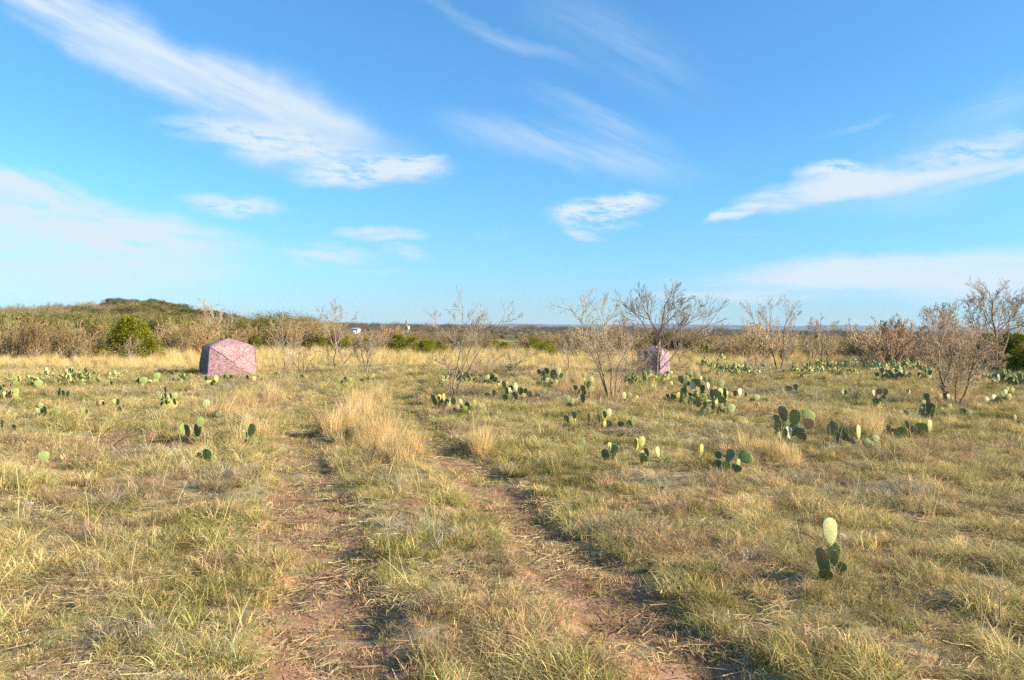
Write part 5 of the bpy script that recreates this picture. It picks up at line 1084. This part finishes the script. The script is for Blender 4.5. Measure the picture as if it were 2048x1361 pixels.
    P('low bright pads left of the dark and pale pair near the track end', 768, [(677, 761, 9, 8, 'L', 'G', 20), (684, 764, 9, 6, 'D', 'd', 0)])
    P('dark and pale pads side by side near the track end', 766, [(691, 759, 7, 9, 'D', 'b', 0), (700, 760, 7, 9, 'L', 'g', 0)])
    P('small bright leaning pads at the foot of the grey many stemmed tree', 762, [(739, 754, 8, 6, 'L', 'p', 50), (746, 752, 6, 8, 'L', 'p', 10)])
    P('small mottled pads among dead grass, left field centre', 818, [(195, 808, 6, 9, 'D', 'x', 0), (201, 806, 10, 10, 'L', 'o', 20), (207, 808, 6, 9, 'D', 'd', 0), (204, 823, 14, 8, 'L', 'G', 60)])
    P('slim blue pad below a yellow edged dark one, left field centre', 826, [(229, 803, 6, 9, 'L', 'y', 0), (235, 805, 9, 13, 'D', 'G', 8), (241, 820, 6, 10, 'D', 'b', 0)])
    P('faint green pads low in the grass, left field', 833, [(163, 828, 9, 9, 'L', 'G', 20), (174, 824, 4, 9, 'D', 'g', 0)])
    P('flat faint green pads low in the grass behind, left field', 806, [(162, 797, 8, 8, 'L', 'G', 60), (172, 799, 7, 7, 'L', 'G', 60)])
    P('pale yellow green pad by the dead branch, left field', 890, [(275, 880, 18, 12, 'L', 'G', 70)])
    P('bright single disc in the row left of the tent grass', 776, [(77, 768, 15, 13, 'L', 'G', 0)])
    P('green disc between black and pinkish pads, left of the round disc', 778, [(213, 769, 12, 10, 'L', 'G', 20), (223, 768, 8, 8, 'D', 'd', 0), (206, 775, 5, 6, 'D', 'd', 0), (238, 768, 5, 7, 'D', 'x', 0), (244, 774, 5, 6, 'L', 'o', 0)])
    P('small yellow green pad alone near the golden grass, far left', 775, [(166, 770, 10, 8, 'L', 'G', 0)])
    P('green pad with orange dead pad above, left edge heap', 806, [(32, 799, 13, 10, 'L', 'G', 30), (27, 791, 9, 7, 'L', 'o', 30)])
    # grown clumps
    geos = [clump_geo(400+i, 6, 2, .35, .20) for i in range(4)]+[clump_geo(410+i, 9, 3, .5, .20) for i in range(3)]
    G = clump_parts
    for (lab, px, by, gi, s) in [
        ('dark lower pads filling the middle of the largest cactus mound', 1392, 818, 5, .8), ('dark pads between the pale crowned back and the front of the largest mound', 1415, 808, 4, .75),
        ('dense low cactus heap at the left edge', 8, 800, 4, .7), ('pale blue green cactus heap behind the left edge one', 22, 778, 5, .6), ('low cactus heap right of the left edge ones', 46, 790, 1, .6),
        ('small dark cactus clump in a row at the far left', 62, 765, 0, .5), ('green blue cactus clump below the golden grass, far left', 110, 768, 2, .55), ('little grey pads clump right of the green blue one', 138, 770, 3, .45),
        ('pale spiky cactus clump below the golden grass, left', 193, 768, 1, .45), ('dark green cactus clump left of the pink tent', 364, 764, 5, .55), ('tiny dark clump touching the left side of the pink tent', 392, 760, 0, .5),
        ('cactus clump with bright disc at the left end of the row behind the slim tree', 888, 780, 1, .85), ('cactus clump in the row right behind the slim tree stems', 905, 768, 4, .8), ('middle clump of the cactus row behind the slim tree', 940, 768, 5, .8),
        ('pale padded clump of the cactus row behind the slim tree', 972, 768, 6, .8), ('right clump of the cactus row behind the slim tree', 1000, 772, 2, .9), ('grey green clump behind the cactus row, under the low shrub', 1015, 745, 4, .8),
        ('dark clump above the row, at the shrub foot', 992, 752, 0, .7), ('cactus clump against the foot of the largest mound, behind', 1397, 750, 0, .7), ('pale and dark clump behind the largest mound', 1452, 750, 5, .9), ('yellow pale clump left of the low sprawling shrub', 1500, 752, 1, .7),
        ('long low dark clump, left piece, under the low sprawling shrub', 1522, 763, 2, .8), ('long low dark clump, right piece, with a pale slim end pad', 1560, 765, 3, .8), ('blue green clump under the tall limbed bare tree', 1532, 752, 1, .7),
        ('pale trio clump right of the tall limbed bare tree', 1605, 760, 0, .8), ('big heap, left piece, before the dense reddish topped tree', 1772, 762, 5, 1.05), ('big heap, middle piece, before the dense reddish topped tree', 1798, 764, 6, 1.15), ('big heap, right piece, before the dense reddish topped tree', 1828, 762, 4, 1.0),
        ('pale clump between the big heap and the forked trunk', 1856, 756, 1, .8), ('dark clump under the big dark juniper', 2003, 770, 5, .95), ('dark clump at the right edge under the juniper', 2040, 774, 4, .95), ('small pale clump left of the one under the big juniper', 1975, 776, 2, .7)]:
        G(lab, px, by, geos[gi], s)
    # the far cactus belt: small clumps, each one mesh
    protos = []
    for i in range(6):
        rng = np.random.RandomState(500+i); V, F, n = [], [], 0
        for (p, h, wr, yaw, tilt, lean) in clump_geo(520+i, 6+i, 2 if i < 3 else 3, .42, .21):
            R = Matrix.Rotation(math.radians(tilt), 3, 'Y') @ Matrix.Rotation(yaw, 3, 'Z') @ Matrix.Rotation(lean, 3, 'X'); v, f = PADLO[rng.randint(2)]
            v = (v*np.array([h*wr/.8, h*.9, h])) @ np.array(R).T+np.array(p); V.append(v); F.append(f+n); n += len(v)
        protos.append(np_mesh('pads', np.concatenate(V), [np.concatenate(F)], [M_CACT], smooth_=True))
    rng = np.random.RandomState(9)
    zones = [(1400, 1500, 722, 742, 14, 'small cactus clump in the far belt left of the tall limbed tree', 'far cactus clumps left of the tall limbed tree'),
             (1580, 1760, 728, 752, 46, 'small pale cactus clump in the far belt behind the V shaped sapling', 'far cactus clumps behind the V shaped sapling'),
             (1740, 1880, 726, 752, 27, 'small cactus clump in the far belt behind the big heap', 'far cactus clumps behind the big heap'),
             (1900, 2060, 738, 764, 20, 'small cactus clump in the shade near the big dark juniper', 'far cactus clumps near the big dark juniper'),
             (1370, 1600, 738, 756, 16, 'low cactus clump in the open grass behind the largest mound', 'far cactus clumps behind the largest mound'),
             (-40, 260, 752, 776, 13, 'low faded cactus clump below the golden grass at the left', 'low cactus clumps at the left'),
             (1230, 1330, 752, 775, 5, 'low cactus clump in front of the half hidden tent', 'low clumps before the half hidden tent')]
    for (x0, x1, y0, y1, n, lab, grp) in zones:
        for i in range(n):
            b = gpt(x0+(x1-x0)*rng.rand(), y0+(y1-y0)*rng.rand()**1.1)
            o = mesh_obj('prickly_pear', protos[rng.randint(6)], None, b); o.rotation_euler = (0, 0, rng.rand()*6.28); s = (.7+.55*rng.rand())*(.62 if x1 < 300 else .82); o.scale = (s, s, s*.95)
            c = np.array(PC[rng.choice(['g', 'p', 'p', 'g', 'p', 'y'])])*(.95+.45*rng.rand()); o.color = (*c, 1); tag(o, lab, 'cactus', grp)

# ------------------------------------------------------------------ tents, building, poles, boxes, stone
def cloth_wall(A, B, Cc, Dd, out, n=14, bulge=.16, wr=.012, seed=0, flip=False):
    """cloth panel A B (bottom) C D (top), pushed out at its hub"""
    rng = np.random.RandomState(seed); vn = VNoise(seed+3); V = []
    for j in range(n+1):
        v = j/n
        for i in range(n+1):
            u = i/n; p = (A*(1-u)+B*u)*(1-v)+(Dd*(1-u)+Cc*u)*v
            hub = (1-abs(2*u-1))*(1-abs(2*v-1)); dia = max(0, 1-abs(abs(2*u-1)-abs(2*v-1))*3.0)
            e = min(u, 1-u, v, 1-v)*6; e = min(1, e)
            b = bulge*(min(1-abs(2*u-1), 1-abs(2*v-1))**.85)+.018*dia*e+wr*(vn.fbm(u*6+seed, v*6, 3)-.5)*2*e
            V.append(p+out*b)
    F = [(j*(n+1)+i, j*(n+1)+i+1, (j+1)*(n+1)+i+1, (j+1)*(n+1)+i) for j in range(n) for i in range(n)]
    return np.array(V), np.array(F)
def build_tent(px, base_y, rz, label):
    b = gpt(px, base_y); R = empty('hunting_tent', Vector((b.x, b.y, b.z-.02)), rz); w, h, hi = .88, 1.17, .80
    Cb = [np.array([sx*w, sy*w, 0.]) for sx, sy in ((-1, -1), (1, -1), (1, 1), (-1, 1))]; Ct = [np.array([sx*hi, sy*hi, h]) for sx, sy in ((-1, -1), (1, -1), (1, 1), (-1, 1))]
    outs = [np.array([0, -1., 0]), np.array([1., 0, 0]), np.array([0, 1., 0]), np.array([-1., 0, 0])]
    for k in range(4):
        A, B, C_, D_ = Cb[k], Cb[(k+1) % 4], Ct[(k+1) % 4], Ct[k]
        V, F = cloth_wall(A, B, C_, D_, outs[k], seed=k+int(px) % 7)
        wl = mesh_obj('wall', np_mesh('wall', V, [F], [M_CAMO], smooth_=True), R)
        T = Tubes()    # folded seam lines where the poles press under the cloth
        cen = (A+B+C_+D_)/4+outs[k]*.178
        T.tube([D_+outs[k]*.012, D_*.6+cen*.4+outs[k]*.022, cen], [.010, .012, .012], 5); T.tube([C_+outs[k]*.012, C_*.6+cen*.4+outs[k]*.022, cen], [.010, .012, .012], 5)
        mesh_obj('pole_sleeve', T.mesh('pole_sleeve', [M_CAMO_DK], True), wl)
        # triangular net window flap in the upper half of one wall; the side sheet is painted shade
        up = lambda u, v, o: (A*(1-u)+B*u)*(1-v)+(D_*(1-u)+C_*u)*v+outs[k]*o
        bl = .16*min(1-abs(2*.30-1), 1-abs(2*.56-1))**.85
        if k == 3:  # dark sheet over most of the side wall, standing in for its shade
            cen0 = V.mean(0); shade_sheet = (V-cen0)*np.array([1, .86, .84])+cen0+outs[k]*.035
            mesh_obj('window_or_shade_sheet', np_mesh('window_or_shade_sheet', shade_sheet, [F], [M_DARK], smooth_=True), R)
        if k == 1:
            q = [up(.28, .50, .115), up(.72, .50, .115), up(.64, .80, .085), up(.36, .80, .085)]
            mesh_obj('window_or_shade_sheet', np_mesh('window_or_shade_sheet', np.array(q), [np.array([[0, 1, 2, 3]])], [M_DARK]), R)
    V, F = cloth_wall(Ct[0], Ct[1], Ct[2], Ct[3], np.array([0, 0, 1.]), bulge=.29, seed=9)
    mesh_obj('roof', np_mesh('roof', V, [F], [M_CAMO], smooth_=True), R)
    T = Tubes(); T.tube([(0, 0, h+.27), (0, 0, h+.325)], [.05, .035], 8); mesh_obj('roof_hub', T.mesh('roof_hub', [M_DARK], True), R)
    for k in range(4):
        T = Tubes(); T.tube([Cb[k], (Cb[k]+Ct[k])/2*1.004, Ct[k]], [.011, .011, .011], 5); mesh_obj('corner_seam', T.mesh('corner_seam', [M_CAMO_DK], True), R)
    tag(R, label, 'tent', 'pop up camouflage tents'); return R
M_CAMO_DK = simple('seam_tape', (.20, .13, .14), (.36, .24, .24), 20, .8)
def box_geo(x0, x1, y0, y1, z0, z1):
    V = np.array([(x, y, z) for z in (z0, z1) for x, y in ((x0, y0), (x1, y0), (x1, y1), (x0, y1))], float)
    F = np.array([(0, 3, 2, 1), (4, 5, 6, 7), (0, 1, 5, 4), (1, 2, 6, 5), (2, 3, 7, 6), (3, 0, 4, 7)]); return V, F
def boxes(name, lst, mt, parent=None, loc=(0, 0, 0), bev=0):
    V, F, n = [], [], 0
    for bx in lst: v, f = box_geo(*bx); V.append(v); F.append(f+n); n += 8
    o = mesh_obj(name, np_mesh(name, np.concatenate(V), [np.concatenate(F)], [mt]), parent, loc)
    if bev: m = o.modifiers.new('bevel', 'BEVEL'); m.width = bev; m.segments = 2
    return o
def build_objects():
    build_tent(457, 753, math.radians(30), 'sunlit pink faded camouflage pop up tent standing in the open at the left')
    rt = build_tent(1306, 749, math.radians(-33), 'camouflage pop up tent half hidden behind bare trees right of the middle')
    rt.scale = (.68, .68, .92)
    for o in rt.children: o.color = (.80, .88, .92, 1)
    # white building on the horizon
    D = 230.; p = at_depth(711, 664, D); g = h1(p.x, D); top = at_depth(711, 656.5, D).z; bot = at_depth(711, 664.5, D).z
    e = empty('white_building', Vector((p.x, D, g))); s = D/FPX; hw = 8*s; hz = top-g
    boxes('wall', [(-hw, hw, -1.6, 1.6, 0, hz-.28)], M_WHITE, e)
    V = np.array([(-hw-.1, -1.8, hz-.28), (hw+.1, -1.8, hz-.28), (hw+.1, 1.8, hz-.28), (-hw-.1, 1.8, hz-.28), (-hw*.9, 0, hz+.1), (hw*.9, 0, hz+.1)])
    mesh_obj('roof', np_mesh('roof', V, [np.array([(0, 1, 5, 4), (2, 3, 4, 5)]), np.array([(1, 2, 5), (3, 0, 4)])], [M_ROOF]), e)
    for x in (-.5*hw, .15*hw): boxes('window_or_shade_sheet', [(x, x+.28, -1.63, -1.602, hz-.75, hz-.5)], M_DARK, e)
    boxes('door', [(hw*.55, hw*.8, -1.64, -1.602, max(.0, hz-1.2), hz-.42)], M_ROOF, e)
    tag(e, 'small white building with grey roof above the brush on the horizon', 'building')
    # utility pole with white equipment
    D = 150.; p = at_depth(812.5, 690, D); g = h1(p.x, D); s = D/FPX; zt = at_depth(812, 641, D).z-g; e = empty('utility_pole', Vector((p.x, D, g)))
    T = Tubes(); T.tube([(0, 0, -.3), (0, 0, zt*.5), (0, 0, zt)], [.2, .17, .13], 8); mesh_obj('pole', T.mesh('pole', [M_WOODPOLE], True), e)
    z1 = at_depth(813, 660, D).z-g; z2 = at_depth(813, 652.5, D).z-g
    T = Tubes(); T.tube([(.36, -.2, z1), (.36, -.2, z1+.05), (.36, -.2, z2-.05), (.36, -.2, z2)], [.16, .27, .27, .16], 10); mesh_obj('transformer', T.mesh('transformer', [M_WHITE], True), e)
    boxes('crossarm', [(-.22, .38, -.08, .08, zt-.5, zt-.4)], M_WOODPOLE, e)
    for x in (-.22, .28):
        T = Tubes(); T.tube([(x, 0, z1-.35), (x, 0, z1-.1)], [.07, .05], 7); mesh_obj('insulator', T.mesh('insulator', [M_WHITE], True), e)
    for x in (-.15, .3):
        T = Tubes(); T.tube([(x, 0, zt-.4), (x, 0, zt-.22)], [.05, .03], 6); mesh_obj('insulator', T.mesh('insulator', [M_WHITE], True), e)
    tag(e, 'wooden utility pole with white transformer rising beyond the green juniper row', 'utility pole')
    D = 95.; p = at_depth(773, 690, D); g = h1(p.x, D); zt = at_depth(773, 656, D).z-g; e = empty('wooden_post', Vector((p.x, D, g)))
    T = Tubes(); T.tube([(0, 0, -.2), (0, 0, zt)], [.075, .065], 8); mesh_obj('post', T.mesh('post', [M_WOODPOLE], True), e)
    T = Tubes(); T.tube([(0, 0, zt-.01), (0, 0, zt+.03)], [.085, .05], 8); mesh_obj('cap', T.mesh('cap', [M_WOODPOLE], True), e)
    tag(e, 'plain brown wooden post left of the utility pole', 'post')
    # small white box
    b = gpt(585, 715); s = b.y/FPX; e = empty('white_box', b, .3); 
    boxes('body', [(-4.2*s, 4.2*s, -.12, .12, .06, 9*s)], M_WHITE, e, bev=.02); boxes('lid', [(-4.6*s, 4.6*s, -.14, .14, 9*s, 9.8*s)], M_WHITE, e, bev=.01)
    boxes('strap', [(-.5*s, .5*s, -.128, -.1205, .07, 9*s-.01)], M_DARK, e)
    for x in (-3.4*s, 3.0*s):
        for y in (-.08, .05): boxes('leg', [(x, x+.03, y, y+.03, -.05, .07)], M_DARK, e)
    tag(e, 'small white box on short legs between the pink tent and the curved bare tree', 'box')
    b = gpt(626, 704); b = Vector((b.x, b.y, b.z)); s = b.y/FPX; e = empty('pale_bench', b, -.2); pale = simple('pale_boards', (.62, .48, .42), (.74, .60, .54), 9, .8)
    boxes('seat', [(-5*s, 4*s, -.2, .2, 5*s, 6.2*s)], pale, e); boxes('backrest', [(-4.5*s, 4*s, .2, .24, 7.5*s, 9.8*s)], pale, e)
    for x in (-4*s, 3*s):
        for y in (-.14, .1): boxes('leg', [(x, x+.06, y, y+.06, -.05, 5*s)], M_WOODPOLE, e)
    tag(e, 'low pale boarded bench at the brush edge left of the curved bare tree', 'bench')
    # stone
    def stone(px, py, wpx, hpx, label, seed):
        rng = np.random.RandomState(seed); b = gpt(px, py); k = b.y/FPX; V, F = [], []
        nu, nv = 16, 9; vn = VNoise(seed)
        for i in range(nv+1):
            th = math.pi*i/nv
            for j in range(nu):
                a = 2*math.pi*j/nu; r = .8+.45*float(vn.at(3*math.cos(a)*math.sin(th)+5, 3*math.sin(a)*math.sin(th)+4+2*math.cos(th)))
                V.append((r*math.cos(a)*math.sin(th)*wpx*k*.5, r*math.sin(a)*math.sin(th)*wpx*k*.4, -r*math.cos(th)*hpx*k*.55+hpx*k*.3))
        F = [(i*nu+j, i*nu+(j+1) % nu, (i+1)*nu+(j+1) % nu, (i+1)*nu+j) for i in range(nv) for j in range(nu)]
        o = mesh_obj('stone', np_mesh('stone', np.array(V), [np.array(F)], [M_ROCK], smooth_=False), None, b+Vector((0, 0, .04))); tag(o, label, 'stone')
    stone(1683, 1088, 24, 14, 'pale rough stone right behind the tall pale cactus pad', 3)

for (px, py) in ((457, 753), (1303, 749)):
    g = gpt(px, py); BLIND_C.append((g.x, g.y, 1.15))
build_objects()
build_cacti()
build_trees()
build_far_brush()
build_grass()

# ------------------------------------------------------------------ air
def build_haze():
    V, F = box_geo(-10500, 10500, -400, 11000, -16, 132)
    m, t, o = mat('haze'); v = N(t, 'ShaderNodeVolumePrincipled'); v.inputs['Density'].default_value = 5.5e-5; v.inputs['Color'].default_value = (.60, .80, 1.0, 1); v.inputs['Anisotropy'].default_value = 0.
    L(t, v.outputs[0], o.inputs['Volume'])
    ob = mesh_obj('haze', np_mesh('haze', V, [F], [m])); tag(ob, kind='stuff')
HAZE = True
if HAZE: build_haze()

for o in SC.objects:
    if 'label' in o and len(o['label'].split()) > 16: print('LONG', len(o['label'].split()), o['label'])
